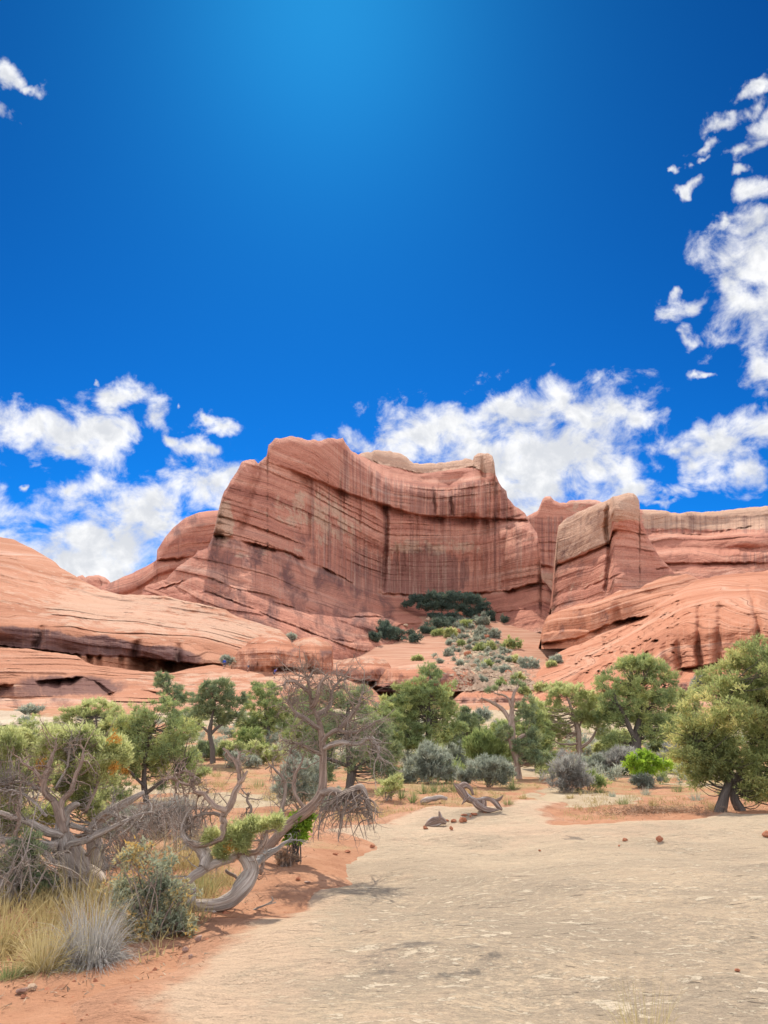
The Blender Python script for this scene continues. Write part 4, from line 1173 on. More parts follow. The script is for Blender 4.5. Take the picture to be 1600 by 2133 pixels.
# --- the trees, far to near
tree('pinyon_tree', (362, 1486), [[(362, 1486, 0, 3), (360, 1465, 0, 2.5), (348, 1430, 0, 1.5)]], [(343, 1416, 17, 13), (332, 1424, 9, 9), (356, 1440, 24, 16), (384, 1452, 18, 12), (362, 1462, 22, 14)],
     'small thin topped pinyon before the pink bench, farthest left of the distant trees', 'tree', L_DARK, B_DARK, 101, nc=70, tufts=18)
tree('pinyon_tree', (556, 1552), [[(556, 1552, 0, 4), (560, 1518, 0, 3.5), (554, 1485, 0, 3), (552, 1450, 0, 1.5)], [(560, 1518, 0, 2.5), (580, 1490, 0, 2)]],
     [(550, 1452, 40, 24), (535, 1488, 38, 26), (562, 1434, 26, 15), (582, 1478, 25, 25), (556, 1508, 36, 20), (520, 1512, 20, 15), (600, 1500, 18, 20)],
     'bushy mid green pinyon just left of the bare dead juniper', 'tree', L_PINYON, B_DARK, 102, nc=130, tufts=26)
tree('pinyon_tree', (443, 1590), [[(443, 1592, 0, 6.5), (442, 1560, 0, 5.5), (437, 1528, 0, 5), (441, 1500, 0, 3), (448, 1460, 0, 2)], [(437, 1530, 0, 3.5), (455, 1514, 0.2, 2.8), (478, 1498, 0.2, 1.5)], [(438, 1528, 0, 3), (420, 1512, -.2, 2.2), (404, 1502, -.2, 1.4)]],
     [(452, 1440, 38, 24), (422, 1460, 26, 20), (482, 1466, 26, 26), (440, 1478, 40, 20), (493, 1494, 20, 14), (408, 1490, 22, 16), (466, 1428, 22, 10), (462, 1500, 22, 10)],
     'umbrella shaped pinyon on a bare black leaning trunk', 'tree', L_DARK, B_DARK, 103, nc=150, tufts=24, gap=0.4, limbr=0.03)
tree('juniper_tree', (200, 1585), [[(200, 1585, 0, 4), (202, 1540, 0, 3.5), (200, 1495, 0, 2)]], [(205, 1480, 52, 20), (160, 1496, 38, 18), (252, 1500, 30, 20), (132, 1492, 18, 13), (210, 1520, 60, 24), (150, 1530, 30, 22), (250, 1540, 40, 26)],
     'pale green juniper hedge like crown behind the large gnarled juniper', 'tree', L_JUN, B_DARK, 104, nc=170, tufts=22, gap=0.3)
tree('pinyon_tree', (306, 1672), [[(306, 1672, 0, 7), (304, 1650, 0, 6), (300, 1620, 0, 5), (305, 1570, 0, 3), (318, 1520, 0, 2)], [(305, 1652, 0, 4), (335, 1630, -.3, 3.2), (372, 1612, -.3, 2)], [(302, 1640, 0, 3.5), (275, 1612, -.3, 2.6), (255, 1585, -.3, 1.6)]],
     [(300, 1556, 66, 52), (342, 1588, 56, 40), (372, 1540, 42, 42), (322, 1496, 52, 34), (272, 1578, 40, 46), (392, 1588, 32, 26), (252, 1526, 36, 36), (344, 1472, 30, 16), (350, 1630, 30, 12)],
     'wide dark pinyon between the gnarled juniper and the umbrella shaped pinyon', 'tree', L_PINYON, B_DARK, 105, nc=330, tufts=28, gap=0.35, deadtw=6, extra=[(262, 1608)])
tree('pinyon_tree', (888, 1602), [[(890, 1602, 0, 6.5), (889, 1560, 0, 6), (893, 1510, 0, 5), (893, 1450, 0, 3), (896, 1405, 0, 1.2)], [(889, 1565, 0, 3), (862, 1540, -.3, 2)], [(890, 1560, 0, 3), (920, 1545, .3, 1.8)]],
     [(897, 1402, 28, 18), (890, 1436, 44, 26), (852, 1455, 38, 28), (922, 1446, 28, 28), (880, 1486, 60, 34), (830, 1488, 36, 30), (936, 1486, 22, 24), (868, 1538, 52, 22), (925, 1526, 34, 20), (842, 1528, 36, 24), (812, 1474, 20, 18)],
     'tall conical pinyon standing alone at the centre of the tree line', 'tree', L_PINYON, B_DARK, 106, nc=300, tufts=28, gap=0.3, tint=0.42)
tree('pinyon_tree', (730, 1644), [[(726, 1644, 0, 8.5), (732, 1608, 0, 8), (728, 1570, 0, 6.5), (722, 1530, 0, 5), (726, 1470, 0, 2.5)], [(731, 1610, 0, 5), (752, 1592, -.2, 4), (775, 1574, -.3, 2)], [(729, 1598, 0, 4), (700, 1586, -.2, 3.4), (678, 1578, -.3, 2)]],
     [(742, 1468, 42, 36), (702, 1450, 38, 28), (764, 1530, 38, 34), (690, 1520, 44, 38), (802, 1556, 26, 38), (742, 1578, 40, 22), (792, 1518, 28, 28), (652, 1560, 28, 34), (800, 1602, 28, 24), (640, 1480, 24, 34), (722, 1432, 24, 14)],
     'dark trunked pinyon seen through the bare branches of the dead juniper', 'tree', L_DARK, B_DARK, 107, nc=280, tufts=26, gap=0.4, deadtw=4)
tree('juniper_tree', (1078, 1622), [[(1080, 1623, 0, 6.5), (1077, 1585, 0, 7), (1068, 1545, 0, 9), (1066, 1505, 0, 7.5), (1067, 1470, 0, 5), (1071, 1444, 0, 3.5), (1080, 1432, 0, 2)], [(1066, 1505, 0, 5), (1046, 1477, 0.1, 4), (1022, 1462, 0.1, 2.6), (1002, 1454, 0.1, 1.2)],
                                     [(1068, 1480, 0, 3), (1056, 1452, -.1, 2.2), (1030, 1444, -.1, 1)], [(1070, 1545, 0, 5), (1092, 1532, 0, 4), (1108, 1536, 0, 2)]],
     [(1076, 1418, 14, 13), (1100, 1474, 26, 22), (1028, 1438, 18, 5), (1102, 1568, 36, 26), (1054, 1530, 20, 16), (1112, 1540, 22, 18), (1130, 1582, 20, 14), (1042, 1590, 18, 16), (1090, 1500, 20, 16)],
     'twisted half dead juniper with a bare forked brown trunk, left of the yellow green juniper', 'tree', L_DARK, B_BROWN, 108, nc=110, tufts=24, gap=0.35, deadtw=8)
tree('juniper_tree', (1216, 1592), [[(1217, 1592, 0, 6), (1207, 1560, 0, 5.5), (1204, 1520, 0, 5), (1192, 1480, 0, 3), (1180, 1450, 0, 1.5)], [(1206, 1560, 0, 3), (1232, 1540, 0, 2.6), (1246, 1510, 0, 1.4)], [(1204, 1520, 0, 3), (1216, 1490, 0, 2)]],
     [(1178, 1444, 46, 22), (1140, 1494, 36, 40), (1202, 1468, 42, 34), (1238, 1500, 34, 28), (1124, 1480, 20, 28), (1232, 1464, 24, 18), (1142, 1538, 28, 18), (1160, 1520, 28, 20)],
     'yellow green juniper with a thin crooked bare trunk beside the big round pinyon', 'tree', L_JUN, B_BROWN, 109, nc=190, tufts=24, gap=0.35, deadtw=7)
tree('pinyon_tree', (1326, 1590), [[(1328, 1592, 0, 10), (1323, 1555, 0, 10), (1330, 1512, 0, 8), (1337, 1470, 0, 5.5), (1332, 1425, 0, 3)], [(1326, 1550, 0, 6), (1312, 1515, -.3, 4.5), (1290, 1470, -.4, 2.5)], [(1331, 1505, 0, 5), (1356, 1470, .3, 3.6), (1384, 1430, .3, 2)]],
     [(1290, 1414, 46, 34), (1350, 1396, 50, 26), (1328, 1384, 44, 18), (1288, 1466, 50, 40), (1380, 1436, 28, 34), (1266, 1496, 36, 30), (1342, 1440, 46, 34), (1352, 1488, 44, 30), (1394, 1410, 16, 16), (1400, 1506, 34, 16), (1258, 1430, 22, 22), (1372, 1532, 34, 16), (1282, 1540, 30, 14)],
     'big round topped pinyon on a thick black trunk, before the grooved dome', 'tree', L_PINYON, B_DARK, 110, nc=360, tufts=28, gap=0.38, tint=0.45, limbr=0.03)
tree('juniper_tree', (1424, 1580), [[(1424, 1580, 0, 4), (1422, 1530, 0, 3), (1420, 1480, 0, 2)]], [(1420, 1460, 36, 26), (1440, 1500, 30, 30), (1400, 1500, 24, 26), (1450, 1446, 16, 16), (1420, 1540, 34, 24)],
     'soft grey green juniper squeezed between the big round pinyon and the golden pinyon', 'tree', L_JUN, B_DARK, 111, nc=120, tufts=22, tint=0.35)
tree('juniper_tree', (70, 1590), [[(70, 1590, 0, 4), (72, 1560, 0, 3.5), (66, 1520, 0, 2)]], [(92, 1534, 54, 26), (38, 1556, 40, 30), (70, 1560, 50, 24), (10, 1540, 26, 22), (124, 1560, 30, 22)],
     'yellowish juniper half hidden behind the bare top limbs at the far left', 'tree', L_JUN, B_DARK, 113, nc=150, tufts=22)
tree('pinyon_tree', (798, 1606), [[(798, 1606, 0, 5), (796, 1560, 0, 4), (800, 1500, 0, 2)]], [(800, 1494, 28, 34), (782, 1540, 28, 34), (816, 1540, 24, 34), (798, 1580, 36, 18)],
     'slender loose pinyon between the dark trunked pinyon and the conical pinyon', 'tree', L_PINYON, B_DARK, 114, nc=120, tufts=22)
tree('pinyon_tree', (1118, 1600), [[(1118, 1600, 0, 4.5), (1116, 1560, 0, 4), (1112, 1500, 0, 2)]], [(1108, 1486, 28, 26), (1124, 1534, 28, 32), (1096, 1530, 22, 30), (1130, 1568, 26, 16)],
     'small pinyon filling the gap right of the twisted half dead juniper', 'tree', L_PINYON, B_DARK, 115, nc=120, tufts=22)
tree('juniper_tree', (975, 1580), [[(975, 1580, 0, 4), (972, 1540, 0, 3), (976, 1500, 0, 2)]], [(975, 1500, 30, 20), (952, 1530, 28, 26), (992, 1530, 26, 24), (972, 1556, 40, 16)],
     'grey green juniper behind the feathery bush, left of the twisted trunk', 'tree', L_DARK, B_DARK, 116, nc=110, tufts=22)
tree('pinyon_tree', (650, 1596), [[(650, 1596, 0, 5), (646, 1540, 0, 4), (640, 1470, 0, 2)]], [(636, 1462, 30, 32), (650, 1510, 40, 36), (620, 1530, 26, 34), (662, 1560, 36, 24)],
     'mid green pinyon right behind the dead juniper, left of its trunk', 'tree', L_PINYON, B_DARK, 117, nc=150, tufts=22)
tree('pinyon_tree', (1515, 1692), [[(1500, 1692, 0, 12), (1508, 1660, 0, 10), (1518, 1625, 0.1, 9), (1520, 1570, 0.1, 8), (1510, 1500, 0, 4), (1530, 1420, 0, 2.5)], [(1543, 1690, .2, 11), (1530, 1660, .2, 9.5), (1536, 1625, .2, 8), (1562, 1570, .3, 7), (1580, 1480, .3, 4), (1580, 1400, .3, 2)],
                                    [(1520, 1600, 0, 6), (1480, 1580, -.3, 4), (1450, 1550, -.4, 2)]],
     [(1500, 1496, 84, 66), (1560, 1436, 76, 80), (1584, 1374, 62, 42), (1470, 1556, 60, 46), (1440, 1524, 38, 56), (1530, 1582, 88, 52), (1604, 1540, 90, 92), (1650, 1446, 84, 90), (1600, 1636, 44, 32), (1452, 1600, 34, 20), (1690, 1560, 80, 80), (1640, 1370, 60, 40), (1470, 1622, 46, 20), (1566, 1640, 46, 22), (1420, 1560, 22, 40)],
     'large golden green pinyon with a split black trunk at the right edge', 'tree', L_GOLD, B_DARK, 112, nc=560, tufts=30, k=6, gap=0.4, tint=0.48, deadtw=26, limbr=0.024, bl=4.0, bw=1.15)


# --- the gnarled juniper at the left front
def gnarled():
    rng = np.random.default_rng(201)
    b = spot(160, 1846); Y = b[1]
    root = empty('juniper_tree', b)
    tag(root, 'huge gnarled juniper with bare twisted grey limbs and thin green top at the left edge', 'tree')
    tk = Tubes()
    trunk = [(182, 1862, 0.1, 30), (170, 1836, 0.05, 27), (150, 1800, 0, 25), (134, 1764, -.05, 24), (128, 1735, -.05, 18), (131, 1708, 0, 14), (140, 1688, 0, 10), (158, 1676, 0, 7), (166, 1678, 0, 3)]
    w, r = limb(trunk, Y, 26)
    tk.add(w, r, 18, 0.35, 7, 3, 1.2)
    second = [(196, 1862, 0.3, 24), (200, 1820, 0.35, 21), (196, 1780, 0.4, 17), (192, 1740, 0.4, 15), (204, 1708, 0.4, 11), (240, 1685, 0.35, 10), (270, 1668, 0.3, 7), (300, 1650, 0.3, 4)]
    w2, r2 = limb(second, Y, 24)
    tk.add(w2, r2, 16, 0.3, 6, 5, 0.8)
    # limbs: px, py, depth offset, radius px, and whether it carries many fine twigs
    LIMBS = [
        ([(132, 1735, -.1, 14), (122, 1690, -.1, 11), (112, 1668, -.1, 9), (94, 1654, -.15, 8), (91, 1632, -.2, 7), (98, 1606, -.2, 6), (106, 1582, -.2, 4.5), (114, 1560, -.2, 3), (119, 1536, -.2, 1.2)], 8, B_BROWN),
        ([(92, 1632, -.2, 7), (72, 1607, -.25, 5.5), (52, 1592, -.3, 4), (37, 1574, -.3, 1.6)], 6, B_BROWN),
        ([(132, 1712, -.1, 12), (124, 1686, -.1, 10), (128, 1668, -.1, 8), (146, 1648, -.1, 8), (156, 1620, -.1, 6.5), (168, 1592, -.1, 5), (175, 1558, -.1, 2.5)], 8, B_BROWN),
        ([(128, 1742, -.15, 11), (100, 1732, -.25, 9.5), (62, 1714, -.35, 7.5), (30, 1702, -.4, 6), (-10, 1690, -.4, 4.5), (-50, 1670, -.4, 2)], 9, B_GREY),
        ([(118, 1762, -.2, 15), (82, 1762, -.3, 14), (52, 1764, -.35, 11), (30, 1755, -.4, 9), (-10, 1746, -.4, 7), (-60, 1740, -.4, 3)], 10, B_GREY),
        ([(33, 1757, -.4, 6), (31, 1738, -.45, 5.5), (40, 1706, -.5, 5), (40, 1684, -.5, 4.5), (43, 1662, -.5, 2)], 4, B_BROWN),
        ([(136, 1772, -.15, 12), (150, 1758, -.2, 10), (180, 1750, -.25, 8.5), (206, 1738, -.3, 8), (240, 1722, -.3, 6), (276, 1704, -.3, 5), (300, 1694, -.3, 3.5), (335, 1688, -.3, 1.5)], 16, B_GREY),
        ([(146, 1716, 0, 7), (176, 1728, .1, 6), (200, 1733, .1, 5), (222, 1726, .1, 3)], 4, B_GREY),
        ([(205, 1706, .3, 8), (228, 1692, .2, 7), (250, 1700, .1, 6), (285, 1702, 0, 4), (312, 1690, 0, 2)], 14, B_GREY),
        ([(82, 1756, -.35, 7), (92, 1776, -.4, 6.5), (112, 1796, -.4, 6), (134, 1806, -.35, 6), (150, 1828, -.3, 5)], 5, B_GREY),
        ([(186, 1838, -.1, 13), (150, 1854, -.2, 11), (110, 1866, -.3, 9), (60, 1874, -.4, 7), (20, 1866, -.45, 5), (-20, 1850, -.45, 3)], 7, B_GREY),
        ([(96, 1700, -.2, 5), (70, 1672, -.1, 4.5), (40, 1650, 0, 4), (0, 1642, 0, 3), (-30, 1640, 0, 1.5)], 14, B_GREY),
        ([(100, 1660, 0, 5), (76, 1640, .1, 4), (44, 1630, .2, 3.5), (8, 1636, .2, 2)], 14, B_GREY),
        ([(180, 1780, 0, 6), (205, 1760, -.1, 5), (216, 1790, -.2, 4), (226, 1812, -.2, 2)], 10, B_GREY),
        ([(118, 1640, .2, 5), (140, 1600, .3, 4), (146, 1560, .3, 3), (150, 1520, .3, 1.5)], 6, B_GREY),
        ([(180, 1690, .3, 5), (200, 1640, .4, 4), (212, 1590, .4, 3), (206, 1540, .4, 1.5)], 6, B_BROWN),
    ]
    stems = [(w, r), (w2, r2)]
    for i, (c, n, mt) in enumerate(LIMBS):
        tb = Tubes()
        q, rr = limb(c, Y, max(12, len(c) * 5)); rr = rr * .74
        q = q + 0.012 * np.stack([fbm(np.arange(len(q)) / 3.0, j, i, 2, 9) for j in (1.5, 4.5, 8.5)], -1)
        tb.add(q, rr, 10, 0.2, 4, 20 + i, 1.0)
        twigs(tb, q, rr, rng, int(n * 2.4), 0.36, 0.009, 2, 0.5, 0.05, 1.0, 4, 0.25, 3)
        tb.build('limb', mt, root, b)
        stems.append((q, rr))
    lv = Leaves()
    lob = [(150, 1556, 84, 36), (212, 1578, 48, 42), (170, 1612, 80, 40), (64, 1602, 38, 28), (240, 1560, 30, 28), (112, 1540, 50, 26), (190, 1668, 52, 40, .3), (20, 1552, 40, 30), (24, 1648, 34, 40), (24, 1716, 40, 40), (-30, 1600, 50, 60), (96, 1690, 40, 26, .3),
           (40, 1800, 50, 34, .4), (10, 1850, 40, 30, .3), (190, 1540, 50, 22)]
    lw = lobes_to_world(lob, Y + 0.35, rng)
    px = Y / 753
    cs = crown(lv, lw, rng, 900, 15, 6, 5.0 * px, 1.1 * px, 0.085, 0.5, 0.75, 5, 0.7, 0.5, 0.9, 0.6)
    link_limbs(tk, stems, cs, rng, 0.012, 2); tk.build('trunk', B_GREY, root, b)
    lv.build('crown', L_JUN, root, b)
    for (x, y) in [(238, 1600), (240, 1540), (84, 1592)]:
        rs = Leaves(); c = P(x, y, Y + 0.1); rs.spray(c + rng.normal(0, 0.03, (30, 3)), unit(rng.normal(0, 1, (30, 3)) + [0, 0, .5]), 5, 0.05, 0.012, .5, rng, np.full(30, .5))
        rs.build('dead_tip', L_ORANGE, root, b)


gnarled()


# --- the curled juniper lying at the edge of the slab
def curled():
    rng = np.random.default_rng(202)
    b = spot(470, 1902); Y = b[1]
    root = empty('juniper_tree', b)
    tag(root, 'low juniper with a thick grey trunk curled in a loop along the slab edge', 'tree')
    tk = Tubes()
    w, r = limb([(372, 1872, .15, 8), (392, 1886, .1, 14), (420, 1891, .05, 15), (455, 1887, 0, 15), (483, 1876, 0, 16), (503, 1856, 0, 17), (519, 1834, .05, 16), (525, 1812, .1, 15), (517, 1792, .1, 14), (503, 1780, .15, 13), (492, 1776, .15, 10)], Y, 34)
    tk.add(w, r, 16, 0.25, 6, 31, 1.5)
    # foot of the loop in the sand
    w1, r1 = limb([(440, 1892, 0, 14), (452, 1904, .05, 15), (462, 1916, .1, 18)], Y, 6)
    w1[-1, 2] = b[2] - 0.1
    tk.add(w1, r1, 12, 0.3, 5, 33)
    tk.build('trunk', B_GREY, root, b)
    LIMBS = [
        ([(500, 1776, .15, 9), (480, 1788, .1, 8.5), (455, 1795, .05, 9), (428, 1808, 0, 9), (398, 1828, -.05, 9), (372, 1842, -.1, 8), (350, 1856, -.1, 5)], 8, B_GREY),
        ([(424, 1810, 0, 13), (432, 1792, .05, 13), (428, 1776, .1, 12), (412, 1764, .1, 9), (392, 1754, .1, 7), (382, 1736, .1, 5.5), (385, 1712, .1, 4.5), (394, 1690, .1, 3), (410, 1676, .1, 1.5)], 22, B_GREY),
        ([(388, 1750, .1, 6), (410, 1762, .05, 5.5), (432, 1758, 0, 5.5), (455, 1750, -.05, 5.5), (465, 1740, -.05, 6), (465, 1716, -.05, 7), (468, 1698, -.05, 7), (480, 1680, -.05, 7), (489, 1656, -.05, 6.5), (499, 1630, -.05, 6), (497, 1602, -.05, 4.6), (487, 1582, -.05, 4), (465, 1560, -.05, 1.6)], 8, B_BROWN),
        ([(500, 1632, -.05, 4), (508, 1620, -.1, 3.5), (515, 1607, -.1, 2)], 1, B_BROWN),
        ([(496, 1596, -.05, 3.5), (497, 1578, 0, 3), (502, 1564, 0, 1.5)], 4, B_BROWN),
        ([(474, 1688, -.05, 6), (452, 1682, -.1, 5.5), (434, 1668, -.1, 5.5), (424, 1654, -.1, 5), (408, 1648, -.1, 4.5), (399, 1630, -.1, 4), (405, 1618, -.1, 3), (390, 1606, -.1, 2.5), (364, 1612, -.1, 1.2)], 26, B_BROWN),
        ([(400, 1634, -.1, 3), (380, 1632, -.15, 2.4), (360, 1622, -.15, 1.8), (338, 1624, -.15, 1)], 16, B_BROWN),
        ([(462, 1700, 0, 4), (436, 1694, .1, 3.6), (410, 1700, .1, 3), (392, 1716, .15, 2.4), (384, 1735, .2, 1.6)], 28, B_TWIG),
        ([(498, 1780, .1, 7), (524, 1778, .05, 6), (540, 1768, 0, 5.5), (552, 1750, 0, 5), (556, 1730, 0, 2.5)], 8, B_BROWN),
        ([(526, 1800, .2, 8), (540, 1792, .25, 9), (556, 1780, .3, 8), (575, 1770, .3, 6), (600, 1750, .3, 3), (608, 1744, .3, 1)], 6, B_SILVER),
        ([(545, 1790, .3, 6), (546, 1804, .3, 5), (542, 1820, .3, 4)], 2, B_BROWN),
        ([(398, 1878, .05, 9), (401, 1858, .05, 7), (398, 1844, .05, 8), (384, 1832, 0, 4)], 2, B_SILVER),
        ([(510, 1716, .3, 4), (522, 1690, .3, 3.4), (516, 1668, .3, 3), (518, 1650, .3, 2)], 6, B_TWIG),
        ([(470, 1812, .3, 3), (490, 1826, .3, 3.5), (510, 1830, .25, 2.5)], 3, B_TWIG),
    ]
    for i, (c, n, mt) in enumerate(LIMBS):
        tb = Tubes()
        q, rr = limb(c, Y, max(12, len(c) * 5))
        q = q + 0.010 * np.stack([fbm(np.arange(len(q)) / 3.0, j, i, 2, 19) for j in (1.5, 4.5, 8.5)], -1)
        tb.add(q, rr, 10, 0.22, 4, 50 + i, 1.2)
        twigs(tb, q, rr, rng, int(n * 1.3), 0.26, 0.008, 2, 0.5, 0.0, 1.0, 4, 0.2, 3)
        tb.build('limb', mt, root, b)
    lv = Leaves()
    lob = [(508, 1732, 26, 14), (490, 1744, 18, 12), (465, 1770, 12, 12), (530, 1720, 14, 12), (578, 1712, 10, 14), (552, 1716, 10, 10), (500, 1756, 22, 10), (436, 1740, 12, 8)]
    px = Y / 753
    crown(lv, lobes_to_world(lob, Y, rng), rng, 90, 22, 6, 4.8 * px, 1.1 * px, 0.06, 0.55, 0.2, 5, 0.6, 0.5, 0.9)
    lv.build('crown', L_JUN, root, b)
    rs = Leaves()
    c = P(483, 1764, Y - .05); rs.spray(c + rng.normal(0, 0.028, (60, 3)), unit(rng.normal(0, 1, (60, 3)) + [0, 0, .5]), 5, 0.03, 0.008, .5, rng, np.full(60, .5))
    rs.build('dead_tip', L_ORANGE, root, b)


curled()


# --- the bare dead juniper in the middle
def dead_juniper():
    rng = np.random.default_rng(203)
    b = spot(540, 1800); Y = b[1] + 0.1
    root = empty('dead_tree', b)
    tag(root, 'dead leafless juniper leaning over the slab, its fine grey twigs hanging to the rock', 'tree')
    tk = Tubes()
    w, r = limb([(520, 1806, .1, 14), (545, 1780, .05, 13), (575, 1745, 0, 13), (602, 1716, 0, 14), (636, 1692, 0, 13), (660, 1668, 0, 12), (672, 1640, 0, 10), (673, 1600, 0, 9), (672, 1560, 0, 8), (667, 1515, 0, 7), (660, 1490, 0, 6), (650, 1470, 0, 5), (645, 1440, 0, 4), (640, 1412, 0, 3), (628, 1390, 0, 1.5)], Y, 50)
    r = r * .78
    tk.add(w, r, 14, 0.2, 5, 61, 0.8)
    twigs(tk, w[28:], r[28:], rng, 30, 0.55, 0.010, 2, 0.5, 0.15, 1.0, 4, 0.1, 3)
    tk.build('trunk', B_BROWN, root, b)
    LIMBS = [
        ([(668, 1650, 0, 10), (690, 1648, -.1, 9), (712, 1652, -.2, 8.5), (735, 1645, -.3, 8), (752, 1640, -.35, 6.5), (762, 1656, -.4, 5), (768, 1684, -.4, 3), (776, 1712, -.4, 1.2)], 0, 0.4, B_TWIG, 0),
        ([(671, 1545, 0, 6), (692, 1525, -.1, 5), (720, 1506, -.15, 4.5), (744, 1472, -.2, 3.5), (756, 1440, -.2, 1.6)], 34, 0.5, B_TWIG, .1),
        ([(660, 1492, 0, 5), (684, 1474, .1, 4.5), (692, 1446, .15, 3.5), (706, 1420, .2, 2.6), (730, 1410, .2, 1.2)], 32, 0.45, B_TWIG, .15),
        ([(645, 1442, 0, 4), (622, 1424, -.1, 3.2), (600, 1420, -.15, 2.6), (588, 1428, -.15, 1.4)], 22, 0.36, B_BROWN, .15),
        ([(667, 1520, 0, 5), (640, 1500, -.15, 4.5), (616, 1484, -.2, 3.5), (600, 1458, -.25, 1.8)], 36, 0.45, B_TWIG, .1),
        ([(641, 1416, 0, 3), (650, 1400, 0, 2.4), (664, 1392, 0, 1.2)], 8, 0.25, B_TWIG, .2),
        ([(672, 1560, 0, 5), (710, 1546, -.2, 5), (745, 1549, -.3, 4.5), (772, 1538, -.35, 4), (786, 1552, -.4, 3), (790, 1580, -.4, 1.5)], 46, 0.42, B_GREY, -.3),
        ([(672, 1575, 0, 4), (645, 1562, -.15, 3.6), (622, 1550, -.25, 3), (604, 1566, -.3, 1.6)], 34, 0.4, B_TWIG, 0),
        ([(650, 1474, 0, 5), (660, 1455, -.1, 4), (664, 1432, -.15, 3), (682, 1404, -.15, 1.4)], 20, 0.4, B_BROWN, .1),
        ([(640, 1690, .1, 5), (618, 1662, .15, 4.5), (612, 1630, .2, 4), (624, 1596, .2, 3), (632, 1575, .2, 1.2)], 16, 0.36, B_BROWN, .1),
        ([(592, 1722, .2, 6), (588, 1690, .25, 5), (594, 1650, .3, 4), (588, 1620, .3, 3), (560, 1592, .3, 1.5)], 22, 0.38, B_TWIG, .1),
        ([(700, 1520, -.1, 4), (728, 1526, -.2, 3.4), (756, 1520, -.3, 2.6), (790, 1500, -.35, 1.2)], 26, 0.42, B_TWIG, .05),
    ]
    for i, (c, n, L, mt, up) in enumerate(LIMBS):
        tb = Tubes()
        q, rr = limb(c, Y, max(14, len(c) * 5))
        q = q + 0.014 * np.stack([fbm(np.arange(len(q)) / 3.0, j, i, 2, 29) for j in (1.5, 4.5, 8.5)], -1)
        tb.add(q, rr, 9, 0.18, 4, 80 + i, 0.8)
        if n: twigs(tb, q, rr, rng, int(n * .95), L, 0.009, 2, 0.5, up, 0.95, 4, 0.15, 3)
        if i == 0:                          # the hanging brush
            for k in range(62):
                t = rng.uniform(0.08, 1.0); j = min(int(t * (len(q) - 1)), len(q) - 2)
                p = q[j]
                tgt = P(rng.uniform(650, 790) + 48 * max(0, t - .6) / .4 * rng.random(), rng.uniform(1672, 1756), Y - 0.35 + rng.uniform(-.5, .25))
                s_ = [p, p + (tgt - p) * np.array([.55, .5, .28]) + rng.normal(0, .03, 3), p + (tgt - p) * np.array([.85, .8, .62]) + rng.normal(0, .03, 3), tgt]
                z = smooth_line(s_, 9); z[:, 2] = np.maximum(z[:, 2], 0.05)
                tb.add(z, np.linspace(0.011, 0.004, 9), 4, seed=k)
                twigs(tb, z, np.linspace(0.009, 0.004, 9), rng, 3, 0.26, 0.005, 1, 0.4, -.1, .9, 3, 0.2, 2)
        tb.build('limb', mt, root, b)


dead_juniper()


# ------------------------------------------------------------------ shrubs
def shrub(name, base, lobes, label, leaf, seed, nc=60, tufts=16, k=5, bl=3.6, bw=1.0, stems=14, cat='shrub', group=None, tint=0.5, gap=0.3, up=0.7, spread=0.5, bark=None, rc=None, dead=0, shell=0.6, stemr=0.012):
    rng = np.random.default_rng(seed)
    b = spot(*base); Y = b[1]
    root = empty(name, b); tag(root, label, cat, group)
    pxm = Y / 753
    lv = Leaves(); lw = lobes_to_world(lobes, Y, rng, 0.9)
    rc = rc or 0.22 * np.sqrt(np.mean([r[0] * r[2] for _, r in lw]))
    cs = crown(lv, lw, rng, int(nc * 1.8), max(6, int(tufts * .5)), k, bl * pxm, bw * pxm, rc * .62, tint, gap + .25, seed, up, spread, 0.8, shell)
    cs_ok = []
    tb = Tubes()
    pick = rng.choice(len(cs), min(stems, len(cs)), replace=False) if len(cs) else []
    for i in pick:
        c = cs[i]; a = b + np.array([rng.normal(0, .06), rng.normal(0, .06), -0.05])
        mid = a + (c - a) * 0.5 + rng.normal(0, .06 * np.linalg.norm(c - a), 3) + np.array([0, 0, .06])
        q = smooth_line([a, mid, c], 8)
        tb.add(q, np.linspace(stemr, stemr * .35, 8), 4, seed=i)
        if dead: twigs(tb, q, np.linspace(stemr, stemr * .35, 8), rng, dead, 0.5 * np.linalg.norm(c - a), stemr * .6, 1, 0.4, .2, .8, 3, .3, 3)
    tb.build('stems', bark or B_TWIG, root, b)
    lv.build('foliage', leaf, root, b)
    return root


shrub('sagebrush', (628, 1690), [(626, 1612, 46, 42), (600, 1645, 36, 30), (645, 1660, 36, 24), (610, 1590, 26, 24)], 'blue grey sagebrush standing behind the leaning trunk of the dead juniper', L_SAGE, 301, nc=120, tufts=22, bl=4.5, bw=.9, up=1.0)
shrub('sagebrush', (900, 1634), [(902, 1590, 46, 34), (866, 1606, 36, 24), (932, 1612, 30, 20), (890, 1568, 26, 18)], 'grey green sagebrush at the foot of the conical pinyon', L_SAGE, 302, nc=110, tufts=20, bl=4.5, bw=.9, up=1.0)
shrub('sagebrush', (1016, 1640), [(1018, 1606, 46, 28), (975, 1618, 30, 18), (1050, 1612, 24, 24)], 'dark grey sagebrush under the tall feathery bush', L_SAGE, 303, nc=90, tufts=18, bl=4.5, bw=.9, up=1.0, tint=.35)
shrub('rabbitbrush', (1008, 1622), [(1006, 1548, 34, 34), (1012, 1576, 40, 28), (985, 1560, 18, 26), (1035, 1556, 18, 26)], 'tall feathery light green bush right of the conical pinyon', L_FEATH, 304, nc=130, tufts=18, bl=5.0, bw=.8, up=1.4, spread=.35)
